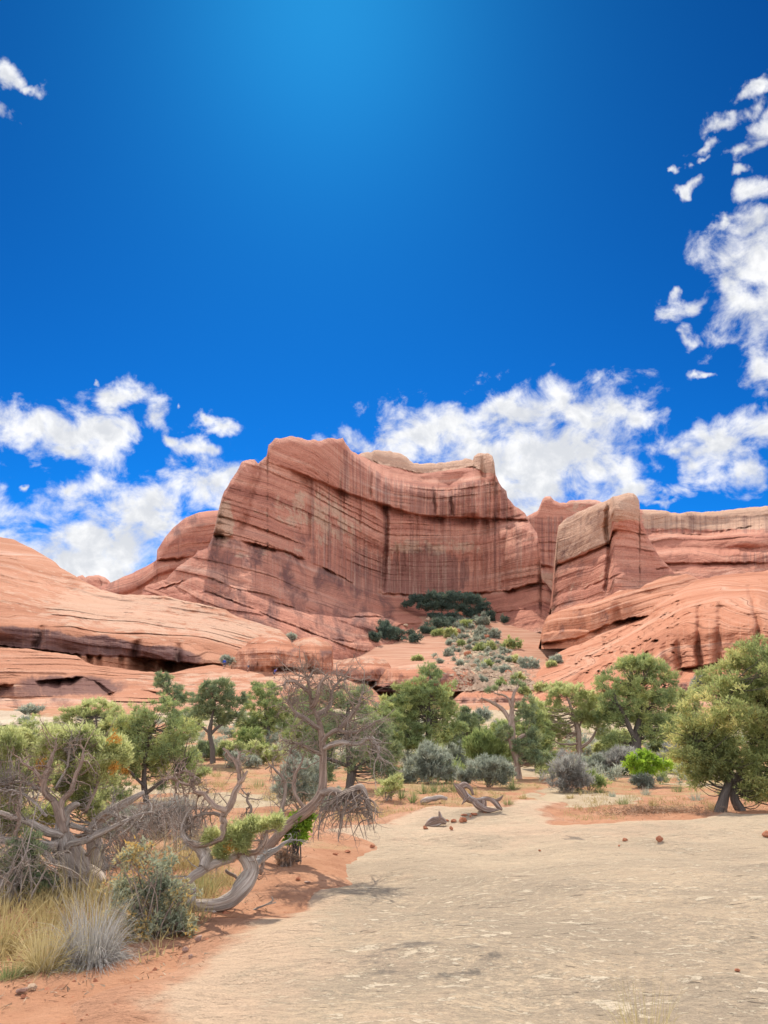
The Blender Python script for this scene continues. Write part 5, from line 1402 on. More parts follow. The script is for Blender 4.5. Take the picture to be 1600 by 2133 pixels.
shrub('blackbrush', (1182, 1652), [(1182, 1602, 44, 34), (1162, 1624, 32, 20), (1205, 1622, 28, 22)], 'round grey twiggy bush on red sand below the yellow green juniper', L_GREY, 305, nc=90, tufts=20, bl=5.0, bw=.7, up=.8, dead=4, stems=40, tint=.5)
shrub('ephedra_bush', (1228, 1646), [(1228, 1622, 26, 18), (1246, 1632, 16, 10)], 'small green bush touching the round grey bush on its right', L_FEATH, 306, nc=36, tufts=16, bl=4.0, bw=.8, up=1.3, spread=.3)
shrub('ash_bush', (1342, 1640), [(1340, 1598, 48, 24), (1376, 1590, 22, 14), (1318, 1582, 18, 14), (1342, 1572, 18, 10)], 'vivid lime green leafy bush', L_LIME, 307, nc=70, tufts=9, k=4, bl=3.6, bw=2.2, up=.3, spread=.8, gap=.35, rc=.16)
shrub('blackbrush', (1344, 1642), [(1342, 1628, 34, 12)], 'dark twiggy scrub under the vivid lime bush', L_SAGE, 308, nc=30, tufts=14, tint=.25)
shrub('blackbrush', (1288, 1614), [(1288, 1578, 38, 26), (1270, 1592, 24, 16)], 'grey leafless shrub left behind the vivid lime bush', L_GREY, 309, nc=60, tufts=18, bl=4.6, bw=.7, up=.9, dead=3, stems=26)
shrub('blackbrush', (1402, 1612), [(1402, 1576, 26, 24), (1390, 1592, 20, 14)], 'dusky grey shrub between the lime bush and the golden pinyon', L_GREY, 310, nc=50, tufts=16, bl=4.4, bw=.8, up=.9, tint=.35)
shrub('rabbitbrush', (545, 1592), [(532, 1564, 28, 18), (574, 1572, 24, 14), (552, 1578, 24, 10)], 'olive green low bush beneath the bushy mid green pinyon', L_JUN, 311, nc=60, tufts=16, up=1.0)
shrub('sagebrush', (985, 1520), [(985, 1498, 36, 16), (1010, 1490, 18, 14)], 'grey green bush behind the feathery bush, on pale ground', L_SAGE, 312, nc=50, tufts=14, bl=4.0)
shrub('rabbitbrush', (808, 1668), [(806, 1640, 22, 22), (826, 1630, 16, 20)], 'yellowish green bush right of the dark trunked pinyon foot', L_JUN, 313, nc=40, tufts=14, up=1.0)
shrub('blackbrush', (700, 1690), [(700, 1664, 26, 22), (680, 1676, 20, 14)], 'dark bushy scrub hidden behind the bend of the dead juniper', L_SAGE, 314, nc=46, tufts=16, tint=.3)
shrub('blackbrush', (336, 1745), [(330, 1700, 60, 34), (284, 1716, 40, 28), (372, 1690, 36, 30)], 'wide dry grey bush between the gnarled juniper and the curled juniper', L_GREY, 315, nc=110, tufts=16, bl=5, bw=.7, dead=4, stems=44, up=.7, tint=.4)
shrub('rabbitbrush', (262, 1768), [(250, 1708, 44, 32), (212, 1730, 30, 26)], 'sage green bush right behind the forked limbs of the gnarled juniper', L_SAGE, 316, nc=80, tufts=18, up=.9)
shrub('barberry_bush', (318, 1950), [(340, 1850, 60, 40), (290, 1890, 62, 44), (290, 1800, 44, 26), (366, 1908, 44, 34), (292, 1940, 60, 26), (250, 1850, 34, 30), (384, 1860, 26, 26), (330, 1800, 40, 20), (356, 1960, 40, 18), (240, 1910, 30, 26), (310, 1768, 40, 18), (262, 1790, 26, 30), (392, 1920, 24, 30)],
      'prickly barberry bush with rusty orange tips below the gnarled juniper', L_HOLLY, 317, nc=330, tufts=13, k=4, bl=3.8, bw=2.0, up=.2, spread=.9, gap=.6, rc=.095, stems=80, dead=1, tint=.55, stemr=.008)
shrub('green_bush', (52, 1868), [(50, 1800, 60, 50), (20, 1850, 50, 44), (90, 1840, 46, 40), (60, 1760, 40, 30)], 'dull green bush in the shade under the low limbs at the left edge', L_DARK, 318, nc=150, tufts=18, bl=4.4, bw=1.0, up=.6, tint=.4, gap=.3)
shrub('pale_bush', (68, 1490), [(68, 1478, 24, 8), (50, 1482, 16, 6)], 'tiny grey bush on the pale ledges at the far left', L_SAGE, 319, nc=24, tufts=12)
shrub('green_bush', (468, 1389), [(470, 1376, 10, 9), (478, 1378, 6, 6)], 'small round green bush right behind the hiker in blue', L_SAGE, 320, nc=20, tufts=12, tint=.6)
shrub('green_bush', (606, 1334), [(606, 1328, 10, 6)], 'little grey green bush in the notch above the two red domes', L_SAGE, 321, nc=14, tufts=10)
shrub('sapling', (612, 1795), [(620, 1708, 18, 18), (646, 1700, 10, 13), (602, 1730, 12, 10), (632, 1746, 12, 8), (606, 1750, 10, 10), (640, 1722, 10, 8), (618, 1732, 14, 10)],
      'fresh green leafy sapling growing under the leaning dead trunk', L_LIME, 322, nc=52, tufts=6, k=4, bl=4.0, bw=2.6, up=.3, spread=.9, rc=.05, stems=16, cat='sapling', bark=B_DARK, gap=.2, tint=.3)
shrub('blackbrush', (596, 1806), [(588, 1782, 26, 18), (606, 1790, 16, 10)], 'brown brittle scrub at the foot of the green sapling', L_LITTER, 323, nc=40, tufts=10, dead=4, stems=26, bl=3, bw=.7)
shrub('sagebrush', (470, 1600), [(490, 1580, 24, 14), (520, 1588, 22, 12)], 'grey green bushes right of the umbrella pinyon trunk', L_SAGE, 324, nc=40, tufts=14)
shrub('sagebrush', (1120, 1560), [(1116, 1530, 20, 24), (1130, 1545, 18, 14)], 'shadowy bush between the twisted juniper and the yellow green juniper', L_DARK, 325, nc=36, tufts=16)
shrub('sagebrush', (400, 1640), [(395, 1618, 34, 16), (420, 1612, 20, 12)], 'low scrub under the right side of the wide dark pinyon', L_JUN, 326, nc=40, tufts=14, tint=.3)
shrub('sagebrush', (1590, 1668), [(1592, 1650, 30, 20), (1566, 1660, 24, 12)], 'dim green bush at the right edge beside the split black trunk', L_DARK, 327, nc=40, tufts=16)
shrub('sagebrush', (780, 1632), [(850, 1618, 24, 14)], 'small sage bush left of the sagebrush under the conical pinyon', L_SAGE, 328, nc=24, tufts=14)

def tangle(base, spans, label, seed, n, L):
    rng = np.random.default_rng(seed)
    b = spot(*base); Y = b[1]
    root = empty('dead_brush', b); tag(root, label, 'dead brush')
    tb = Tubes()
    for i in range(n):
        x0, y0, x1, y1 = spans[i % len(spans)]
        tgt = P(rng.uniform(x0, x1), rng.uniform(y0, y1), Y + rng.normal(0, .35))
        a = b + np.array([rng.normal(0, .25), rng.normal(0, .2), -.05])
        mid = a + (tgt - a) * .5 + rng.normal(0, .12, 3)
        q = smooth_line([a, a + (tgt - a) * .25 + rng.normal(0, .08, 3), mid, tgt], 12)
        r = np.linspace(.014, .004, 12) * rng.uniform(.6, 1.4)
        tb.add(q, r, 5, seed=i)
        twigs(tb, q, r, rng, 7, L, .007, 2, .5, .05, 1.0, 3, .25, 3)
    tb.build('branches', B_GREY if seed % 2 else B_TWIG, root, b)


tangle((372, 1772), [(330, 1620, 430, 1740), (360, 1640, 470, 1720)], 'tangle of grey dead branches rising behind the curled juniper', 331, 22, .3)
tangle((262, 1800), [(180, 1660, 340, 1760), (220, 1680, 380, 1740)], 'pale dead brush spreading right of the gnarled juniper trunk', 332, 22, .32)
tangle((30, 1880), [(-20, 1640, 110, 1800), (-40, 1700, 60, 1820)], 'dark dead brush under the left limbs of the gnarled juniper', 333, 20, .3)
tangle((520, 1760), [(490, 1640, 600, 1730), (500, 1680, 570, 1740)], 'short dead sticks standing between the curled juniper and the leaning dead trunk', 334, 12, .22)

FILL = [(640, 1545, 30, 24, 'hazy green bush behind the lower trunk of the dead juniper', L_PINYON), (690, 1500, 24, 14, 'small round bush far behind the dead juniper, above its bend', L_SAGE), (800, 1510, 22, 12, 'green bush filling the gap left of the conical pinyon', L_PINYON), (960, 1535, 24, 16, 'bush between the conical pinyon and the feathery bush', L_SAGE),
        (1044, 1520, 20, 16, 'bush touching the twisted juniper on its left', L_PINYON), (1262, 1556, 26, 18, 'green scrub between the yellow green juniper and the big round pinyon', L_JUN), (1300, 1560, 26, 12, 'shaded scrub under the left side of the big round pinyon', L_DARK), (1372, 1556, 24, 14, 'shaded scrub under the right side of the big round pinyon', L_DARK),
        (1462, 1420, 20, 14, 'little bush on the slope above the golden pinyon left edge', L_SAGE), (1445, 1590, 22, 16, 'bush tucked beneath the left edge of the golden pinyon', L_PINYON), (90, 1560, 44, 22, 'leafy bush behind the bare top limbs of the gnarled juniper', L_JUN), (480, 1560, 26, 16, 'bright bush right of the umbrella pinyon trunk', L_JUN), (420, 1560, 26, 18, 'dark bush left of the umbrella pinyon trunk', L_DARK),
        (612, 1520, 20, 20, 'green bush peeping left of the dead juniper trunk', L_PINYON), (1150, 1590, 26, 14, 'low bush under the hanging left branch of the yellow green juniper', L_FEATH), (1290, 1534, 22, 12, 'far bush seen through the lower gap of the big round pinyon', L_JUN), (760, 1480, 16, 10, 'distant bush right of the dead juniper crown', L_PINYON), (20, 1540, 30, 16, 'far juniper bush at the left edge before the pale ledge', L_JUN),
        (150, 1600, 70, 40, 'broad pale green bush behind the gnarled juniper trunk', L_JUN), (230, 1640, 50, 36, 'dusky green bush between the gnarled juniper and the wide dark pinyon', L_PINYON), (520, 1540, 34, 24, 'pale bush joining the umbrella pinyon and the bushy pinyon', L_FEATH), (625, 1480, 26, 30, 'upright green bush left of the dead juniper top', L_PINYON), (660, 1600, 40, 40, 'dark green bush behind the dead juniper trunk base', L_DARK),
        (780, 1560, 30, 40, 'loose green bush between the dark trunked pinyon and the conical pinyon', L_PINYON), (945, 1570, 30, 26, 'grey green bush between the sagebrush and the feathery bush', L_SAGE), (1045, 1560, 26, 30, 'green bush hugging the left of the twisted trunk', L_JUN), (1240, 1590, 34, 20, 'silvery bush behind the round grey bush at its right', L_SAGE),
        (1300, 1590, 30, 20, 'olive bush under the big round pinyon trunk', L_FEATH), (1395, 1540, 26, 30, 'green scrub between the big round pinyon and the soft grey green juniper', L_PINYON), (395, 1500, 24, 24, 'green bush left of the umbrella pinyon crown', L_PINYON), (40, 1610, 40, 34, 'yellow green bush at the left edge among bare limbs', L_JUN), (1440, 1540, 26, 24, 'dense bush at the left side of the golden pinyon', L_PINYON)]
for i, (x, y, rx, ry, lab, mt) in enumerate(FILL):
    shrub('desert_bush', (x, y + ry + 4), [(x, y, rx, ry), (x - rx * .5, y + ry * .4, rx * .7, ry * .7), (x + rx * .5, y + ry * .4, rx * .7, ry * .7)], lab, mt, 700 + i, nc=60, tufts=14, stems=8, bl=3.6, bw=1.0, up=.7, tint=.45)


def low_scrub():
    """low brush between the trees that nobody could count"""
    rng = np.random.default_rng(760)
    for nm, mt, n, lab in (('sage_scrub', L_SAGE, 230, 'low grey sage scrub between the trees'), ('green_scrub', L_PINYON, 190, 'low green scrub between the trees')):
        lv = Leaves(); lw = []
        while len(lw) < n:
            px_, py_ = rng.uniform(-60, 1660), rng.uniform(1500, 1634)
            if py_ > 1590 and (px_ < 600 or 1040 < px_ < 1130 or rng.random() < .6): continue
            if rng.random() < .45 and px_ > 700 and py_ < 1540: continue
            b = spot(px_, py_); r = rng.uniform(.3, .8)
            lw.append((b + np.array([0, 0, r * .45]), np.array([r, r * .9, r * .6])))
        crown(lv, lw, rng, n * 10, 8, 4, .19, .05, .2, .5, .3, 7, .9, .5, .8, .7)
        o = lv.build(nm, mt); tag(o, lab, 'scrub', kind='stuff')


low_scrub()


# ------------------------------------------------------------------ grasses and yuccas
def blades(name, base, n, L, w, label, leaf, seed, lean=0.5, droop=1.0, spread=0.06, cat='grass clump', group=None, tint=.5, stiff=False, segs=5, fan=1.0, part=None):
    rng = np.random.default_rng(seed)
    b = spot(*base)
    a = rng.uniform(0, 2 * np.pi, n); tilt = np.abs(rng.normal(0, lean, n)) * fan
    d = np.stack([np.cos(a) * np.sin(tilt), np.sin(a) * np.sin(tilt), np.cos(tilt)], -1)
    p = b + np.stack([np.cos(a), np.sin(a), 0 * a], -1) * (rng.random(n)[:, None] ** .5) * spread - np.array([0, 0, .02])
    Ls = L * rng.uniform(.45, 1.15, n)
    side = unit(np.cross(d, rng.normal(0, 1, (n, 3))))
    pts = []; cur = p.copy()
    for s_ in range(segs + 1):
        f = s_ / segs
        ww = w * (1 - f * .92) * (.5 if s_ == 0 else 1)
        pts.append(np.stack([cur - side * ww / 2, cur + side * ww / 2], 1))
        d = unit(d + np.array([0, 0, -1.0]) * droop * (Ls / L)[:, None] / segs * (0.3 + 1.6 * f) * np.sin(np.maximum(tilt, .15))[:, None] * 1.6 + rng.normal(0, .03, d.shape))
        cur = cur + d * (Ls / segs)[:, None]
        cur[:, 2] = np.maximum(cur[:, 2], b[2] + 0.01)
    A = np.stack(pts, 1)                      # n, segs+1, 2, 3
    V = A.reshape(-1, 3) - b
    base_i = np.arange(n)[:, None] * (segs + 1) * 2; k = np.arange(segs)[None] * 2
    i0 = base_i + k
    q = np.stack([i0, i0 + 1, i0 + 3, i0 + 2], -1).reshape(-1, 4)
    t = np.repeat(np.clip(tint + rng.normal(0, .22, n), 0, 1), (segs + 1) * 2)
    o = quads_obj(name, V, q, leaf, smooth=False, attrs={'tint': ('FLOAT', t)})
    o.location = b
    tag(o, label, cat, group)
    return o


blades('grass_clump', (92, 2022), 620, 0.42, 0.006, 'bright straw yellow bunch of dry grass at the bottom left', L_STRAW, 401, .85, 1.5, .09, tint=.6)
blades('grass_clump', (188, 2012), 1300, 0.60, 0.007, 'grey drooping mound of dead grass right of the straw yellow bunch', L_GSTRAW, 402, .72, 7.0, .17, tint=.45)
blades('grass_clump', (205, 1985), 160, 0.62, 0.005, 'thin golden blades arching right over the grey dead mound', L_STRAW, 403, .8, .8, .08, tint=.6)
blades('grass_clump', (-14, 1990), 260, 0.55, 0.006, 'straw grass cut by the left edge of the picture', L_STRAW, 404, .6, .9, .10, tint=.45)
blades('grass_clump', (160, 1925), 90, 0.75, 0.005, 'tall thin straw stalks standing behind the grey dead mound', L_STRAW, 405, .38, .5, .10, tint=.4)
blades('grass_clump', (1342, 2172), 110, 0.40, 0.0035, 'sparse dry blades poking up at the bottom right edge of the slab', L_STRAW, 406, .55, .5, .14, tint=.5)
blades('grass_clump', (418, 1806), 320, 0.48, 0.007, 'yellowish grass framed inside the loop of the curled trunk', L_STRAW, 407, .6, .7, .25, tint=.45)
blades('grass_clump', (372, 1806), 360, 0.55, 0.007, 'pale golden grass left of the curled juniper', L_STRAW, 408, .5, .7, .35, tint=.55)
blades('grass_clump', (424, 1866), 160, 0.30, 0.006, 'short green yellow tuft just above the lying trunk', L_GREEN, 409, .6, .6, .10, tint=.7)
blades('grass_clump', (440, 1840), 200, 0.35, 0.006, 'dry tangle of grass at the middle of the trunk loop', L_STRAW, 410, .7, .8, .2, tint=.4)
YUC = [((860, 1672), .36, 'spiky green yucca left of the row of yuccas, nearest the dead twigs'), ((884, 1654), .32, 'small yucca just behind the leftmost yucca pair'), ((905, 1652), .44, 'upright yucca above the half buried log'), ((926, 1650), .34, 'short yucca next to the upright yucca'),
       ((946, 1650), .40, 'yellowing yucca left of the lichen grey log'), ((836, 1664), .34, 'yucca half behind the hanging dead twigs'), ((1068, 1646), .44, 'bushy yucca at the right end of the lichen grey log')]
for i, (b_, L_, lab) in enumerate(YUC):
    blades('yucca', b_, 60, L_ * 1.25, 0.022, lab, L_GREEN, 420 + i, .75, .15, .05, cat='yucca', group='yuccas on the red sand beyond the slab', tint=.5 - .1 * (i % 3), segs=3)
TUF = [((1450, 1668), .30, .55, 'silvery green tuft on sand left of the split black trunk', L_SAGE), ((1482, 1688), .28, .5, 'dark dry tuft against the foot of the split trunk', L_STRAW), ((1298, 1676), .26, .4, 'pale green tuft in the middle of the red sand patch', L_GREEN),
       ((1276, 1660), .2, .4, 'small grey tuft left of the pale green tuft', L_SAGE), ((1345, 1656), .3, .4, 'wide pale tuft below the vivid lime bush', L_SAGE), ((1410, 1650), .36, .35, 'spiky green tuft right of the vivid lime bush', L_GREEN),
       ((1360, 1680), .22, .5, 'straw tuft at the left of the brush litter heap', L_STRAW), ((1205, 1650), .3, .4, 'yellow green tuft right below the round grey bush', L_GREEN), ((1248, 1652), .3, .4, 'grass tuft right of the small green bush', L_GREEN), ((1058, 1676), .26, .6, 'soft green tuft in front of the right end of the log', L_GREEN),
       ((1090, 1664), .24, .5, 'dry tuft beside the sandy gap in the rock', L_STRAW), ((1188, 1664), .2, .5, 'small straw tuft in front of the round grey bush', L_STRAW), ((20, 2040), .14, .6, 'low pale green tuft left of the straw yellow bunch', L_GREEN), ((985, 1656), .3, .4, 'dry brown tuft behind the lichen grey log', L_STRAW),
       ((560, 1668), .4, .5, 'straw tuft left of the blue grey sagebrush', L_STRAW), ((540, 1640), .4, .5, 'bright green tuft on red soil in front of the olive low bush', L_GREEN), ((505, 1622), .4, .5, 'greenish tuft below the umbrella pinyon', L_GREEN), ((455, 1640), .4, .5, 'yellow weed tuft above the forked dead branch', L_STRAW),
       ((450, 1618), .4, .5, 'dull straw tuft under the umbrella pinyon trunk', L_STRAW), ((575, 1650), .4, .4, 'grey straw tuft nearest the blue grey sagebrush', L_SAGE), ((780, 1690), .3, .5, 'straw tuft behind the hanging dead twigs', L_STRAW), ((1505, 1655), .3, .5, 'green tuft between the two halves of the black trunk', L_GREEN)]
for i, (b_, L_, ln_, lab, mt) in enumerate(TUF):
    blades('grass_tuft', b_, 90, L_, 0.012, lab, mt, 450 + i, ln_, .5, L_ * .4, cat='grass tuft', group='small tufts scattered on the red sand', tint=.5, segs=3)


def ground_cover():
    """uncountable dry weeds over the sand"""
    rng = np.random.default_rng(470)
    lv = Leaves()
    n = 9500
    y = 15 + 38 * rng.random(n) ** 1.3; x = (rng.random(n) - .5) * 1.25 * y
    near = rng.random(n) < .42
    y = np.where(near, rng.uniform(6.6, 16, n), y); x = np.where(near, rng.uniform(-1.0, -.12, n) * y * .62, x)
    dn = fbm(x / 2.2, y / 2.2, 0, 3, 44)
    ok = (dn + rng.normal(0, .2, n) > 0.12) & (sdist(x, y, SLAB) < -.35)
    x, y = x[ok], y[ok]; z = surf(x, y)
    c = np.stack([x, y, z], -1)
    c = np.repeat(c, 5, 0) + rng.normal(0, 1, (len(c) * 5, 3)) * np.array([.08, .08, 0])
    t = np.clip(.5 + .4 * vnoise(c[:, 0] / 3, c[:, 1] / 3, 0, 8), 0, 1)
    lv.spray(c, unit(rng.normal(0, .35, c.shape) + [0, 0, 1.0]), 3, .15, .014, .35, rng, t)
    o = lv.build('ground_weeds', L_STRAW)
    tag(o, 'dry weeds scattered over the red sand', 'weeds', kind='stuff')
    lv = Leaves()
    n = 9000
    y = 4.6 + 22 * rng.random(n) ** 1.4; x = (rng.random(n) - .5) * 1.2 * y
    d = sdist(x, y, SLAB)
    ok = (d < .25) & (fbm(x / .9, y / .9, 0, 3, 46) + rng.normal(0, .25, n) > .18)
    x, y = x[ok], y[ok]
    c = np.stack([x, y, surf(x, y) + .008], -1)
    lv.spray(c, unit(rng.normal(0, 1, c.shape) * [1, 1, .25]), 2, .06, .012, .5, rng, rng.random(len(c)))
    # the heap of brush litter on the sand at the right
    q = spot(1370, 1694)
    m = 1500
    c = q + rng.normal(0, 1, (m, 3)) * np.array([.75, .35, 0]); c[:, 2] = surf(c[:, 0], c[:, 1]) + np.abs(rng.normal(0, .05, m))
    lv.spray(c, unit(rng.normal(0, 1, c.shape) * [1, 1, .3]), 2, .12, .012, .5, rng, rng.random(m) * .7)
    o = lv.build('plant_litter', L_LITTER)
    tag(o, 'dead twigs and litter strewn along the sandy edge of the slab', 'litter', kind='stuff')


ground_cover()


# ------------------------------------------------------------------ logs and stones
def log(name, base, ctrl, label, seed, mat, bits=()):
    b = spot(*base); Y = b[1]
    root = empty(name, b); tag(root, label, 'log')
    tb = Tubes(); w, r = limb(ctrl, Y, 26); r = r * .8
    tb.add(w, r, 18, .75, 7, seed, 1.0)
    tb.build('trunk', mat, root, b)
    for i, c in enumerate(bits):
        tb = Tubes(); w, r = limb(c, Y, 14); tb.add(w, r, 10, .35, 4, seed + i + 1, 1.0); tb.build('branch', mat, root, b)


log('fallen_log', (1005, 1692), [(944, 1632, 0, .6), (952, 1638, 0, 6), (962, 1648, 0, 10), (972, 1660, 0, 10), (986, 1668, 0, 8), (1000, 1667, 0, 6), (1014, 1664, 0, 5), (1028, 1669, 0, 6), (1038, 1680, 0, 5), (1046, 1687, 0, 2)], 'lichen spotted brown fallen log arched over the red sand at the slab head', 501, B_LICHEN,
    [[(986, 1668, -.05, 6), (996, 1678, -.08, 7), (1014, 1687, -.1, 6), (1042, 1686, -.1, 1)], [(1030, 1670, 0, 4), (1042, 1664, 0, 3), (1048, 1656, 0, .8)], [(1008, 1666, -.05, 4), (1006, 1678, -.05, 7), (1000, 1690, -.05, 7)], [(956, 1640, 0, 5), (968, 1634, .1, 6), (980, 1642, .1, 4), (986, 1656, .1, 3)], [(975, 1660, -.05, 5), (968, 1668, -.1, 3), (962, 1676, -.1, 1)]])
log('fallen_log', (900, 1676), [(876, 1672, 0, 3), (884, 1668, 0, 6), (900, 1664, 0, 7), (916, 1661, 0, 5), (932, 1664, 0, 3)], 'short dark log half buried in the sand below the yuccas', 505, B_GREY)
log('wood_fragment', (908, 1722), [(884, 1724, 0, 1), (892, 1719, 0, 6), (906, 1713, 0, 9), (918, 1709, 0, 8), (930, 1714, 0, 3)], 'weathered wood fragment with an upright spur lying on the slab', 508, B_LICHEN, [[(914, 1708, 0, 6), (917, 1700, 0, 4), (915, 1690, 0, 1.6)]])
log('dead_stick', (545, 1900), [(515, 1906, 0, 3), (535, 1893, 0, 2.4), (556, 1884, 0, 2), (568, 1876, 0, 2), (566, 1868, 0, 1)], 'forked dead stick reaching right from the curled trunk over the slab', 510, B_GREY, [[(556, 1884, 0, 1.5), (575, 1880, 0, 1)]])


def stone(px, py, rx, ry, label, seed, mat, name='stone', group=None, sink=.25):
    rng = np.random.default_rng(seed)
    b = spot(px, py); k = SC(py, b[1])
    bm_n, m = 14, 18
    th = np.linspace(0, np.pi, bm_n)[:, None]; ph = np.linspace(0, 2 * np.pi, m, endpoint=False)[None]
    d = np.stack(np.broadcast_arrays(np.sin(th) * np.cos(ph), np.sin(th) * np.sin(ph), np.cos(th)), -1)
    s_ = seed * 3.1
    r = 1 + .35 * vnoise(d[..., 0] * 1.3 + s_, d[..., 1] * 1.3, d[..., 2] * 1.3, seed) + .15 * vnoise(d[..., 0] * 3 + s_, d[..., 1] * 3, d[..., 2] * 3, seed)
    for _ in range(5):                       # broken facets
        nrm = unit(rng.normal(0, 1, 3)); h = rng.uniform(.55, .8)
        dot = (d * nrm).sum(-1)
        r = np.where(dot > .05, np.minimum(r, h / np.maximum(dot, .05)), r)
    v = d * r[..., None] * np.array([rx * k, (rx * .8) * k, ry * k])
    v = v - np.array([0, 0, v[..., 2].min() + sink * ry * k])
    st = d * 0.2
    o = quads_obj(name, v.reshape(-1, 3), grid_faces(bm_n, m, 0, True), mat, smooth=False, attrs={'st': ('FLOAT_VECTOR', st.reshape(-1, 3)), 'mask': ('FLOAT_COLOR', np.tile([0, 0, 0, 1.0], (bm_n * m, 1)))})
    o.location = b
    tag(o, label, 'stone', group)
    return o


def stone_mat(name, a, b_, c_):
    m, nt, b = new_mat(name, .92, .1)
    ge = nt.new('ShaderNodeNewGeometry').outputs['Position']
    c = nt.cramp(nt.noise(ge, 18, 6, .65), [(.3, a), (.5, b_), (.72, c_)])
    nt.l.new(c, b.inputs['Base Color'])
    bp = nt.new('ShaderNodeBump'); bp.inputs['Strength'].default_value = .6; bp.inputs['Distance'].default_value = .02
    nt.l.new(nt.noise(ge, 40, 6, .7), bp.inputs['Height']); nt.l.new(bp.outputs[0], b.inputs['Normal'])
    return m


S_RED = stone_mat('red_stone', (.26, .09, .05), (.40, .16, .085), (.50, .25, .15))
S_TAN = stone_mat('tan_stone', (.30, .19, .12), (.47, .33, .22), (.60, .46, .32))
S_GREYR = stone_mat('grey_red_stone', (.26, .15, .11), (.38, .24, .18), (.50, .37, .29))
STN = [(1374, 1757, 9, 6, 'rounded orange stone alone on the slab at right'), (1301, 1753, 6, 4, 'small orange stone left of the rounded orange stone'), (886, 1729, 6, 4, 'squat red stone at the left tip of the wood fragment'), (940, 1730, 4, 4, 'cube like red stone in front of the wood fragment'),
       (964, 1715, 9, 6.5, 'largest red stone right of the wood fragment'), (945, 1714, 8, 3.5, 'flat wedge of red stone between the fragment and the largest red stone'), (931, 1712, 5, 2.6, 'thin red chip touching the wood fragment'), (1014, 1694, 8, 3.5, 'flat red stone at the foot of the fallen log'),
       (968, 1701, 7, 2.5, 'flat red chip behind the largest red stone'), (989, 1699, 8, 2.6, 'long thin red chip right of the flat chip'), (980, 1703, 3, 2.6, 'tiny red pebble between two flat chips'), (1536, 2024, 6, 4, 'red stone far out on the slab near the lower right'), (621, 1834, 6, 4, 'little red stone on the slab edge right of the curled trunk'),
       (775, 1766, 6, 4, 'red stone under the hanging twigs'), (724, 1778, 7, 3, 'flat red flake below the hanging twigs'), (698, 1782, 6, 2.6, 'thin flake left of the flat red flake'), (46, 2074, 13, 7, 'grey red stone in the sand below the straw bunch'), (66, 2070, 11, 7, 'pale stone leaning on the grey red stone'), (49, 2084, 7, 4, 'small stone in front of the paired stones at lower left'),
       (1602, 1746, 12, 8, 'red stone cut by the right edge of the picture'), (1125, 1775, 3, 2, 'dot like red pebble on the middle slab'), (1290, 1765, 3, 2, 'dot like pebble in front of the small orange stone'), (640, 1842, 9, 1.8, 'thin brown bark chip on the slab'), (384, 1985, 8, 6, 'brown stone in the sandy wash beside the slab'), (412, 1962, 9, 6, 'angular brown stone below the curled trunk'), (396, 1998, 6, 4, 'small brown stone by the slab margin')]
for i, (x, y, rx, ry, lab) in enumerate(STN):
    stone(x, y, rx, ry, lab, 520 + i, S_TAN if 'pale' in lab else (S_GREYR if ('grey' in lab or 'brown' in lab) else S_RED), group='loose stones on the slab and sand')


def pebbles():
    rng = np.random.default_rng(560)
    n = 2600
    y = 4.5 + 24 * rng.random(n) ** 1.5; x = (rng.random(n) - .5) * 1.2 * y
    d = sdist(x, y, SLAB)
    ok = (d < .05) & (d > -4) & (rng.random(n) < np.where(d > -.9, 1, .4)) & (fbm(x / 1.3, y / 1.3, 0, 3, 57) > -.1)
    x, y = x[ok], y[ok]; n = len(x)
    c = np.stack([x, y, surf(x, y)], -1)
    d8 = np.array([[1, 0, 0], [0, 1, 0], [-1, 0, 0], [0, -1, 0], [0, 0, 1], [.6, .6, .5]])
    fc = np.array([[0, 5, 4], [5, 1, 4], [1, 2, 4], [2, 3, 4], [3, 0, 4], [0, 1, 5]])
    s_ = (.008 + .03 * rng.random(n) ** 3)[:, None, None]
    v = c[:, None] + d8[None] * s_ * rng.uniform(.5, 1.5, (n, 6, 3)) * np.array([1.2, 1, .7])
    f = (np.arange(n)[:, None, None] * 6 + fc[None]).reshape(-1)
    o = make_mesh('gravel', v.reshape(-1, 3), f, np.arange(len(f) // 3) * 3, S_RED, smooth=False)
    tag(o, 'small red gravel along the sandy edge of the slab', 'gravel', kind='stuff')


pebbles()


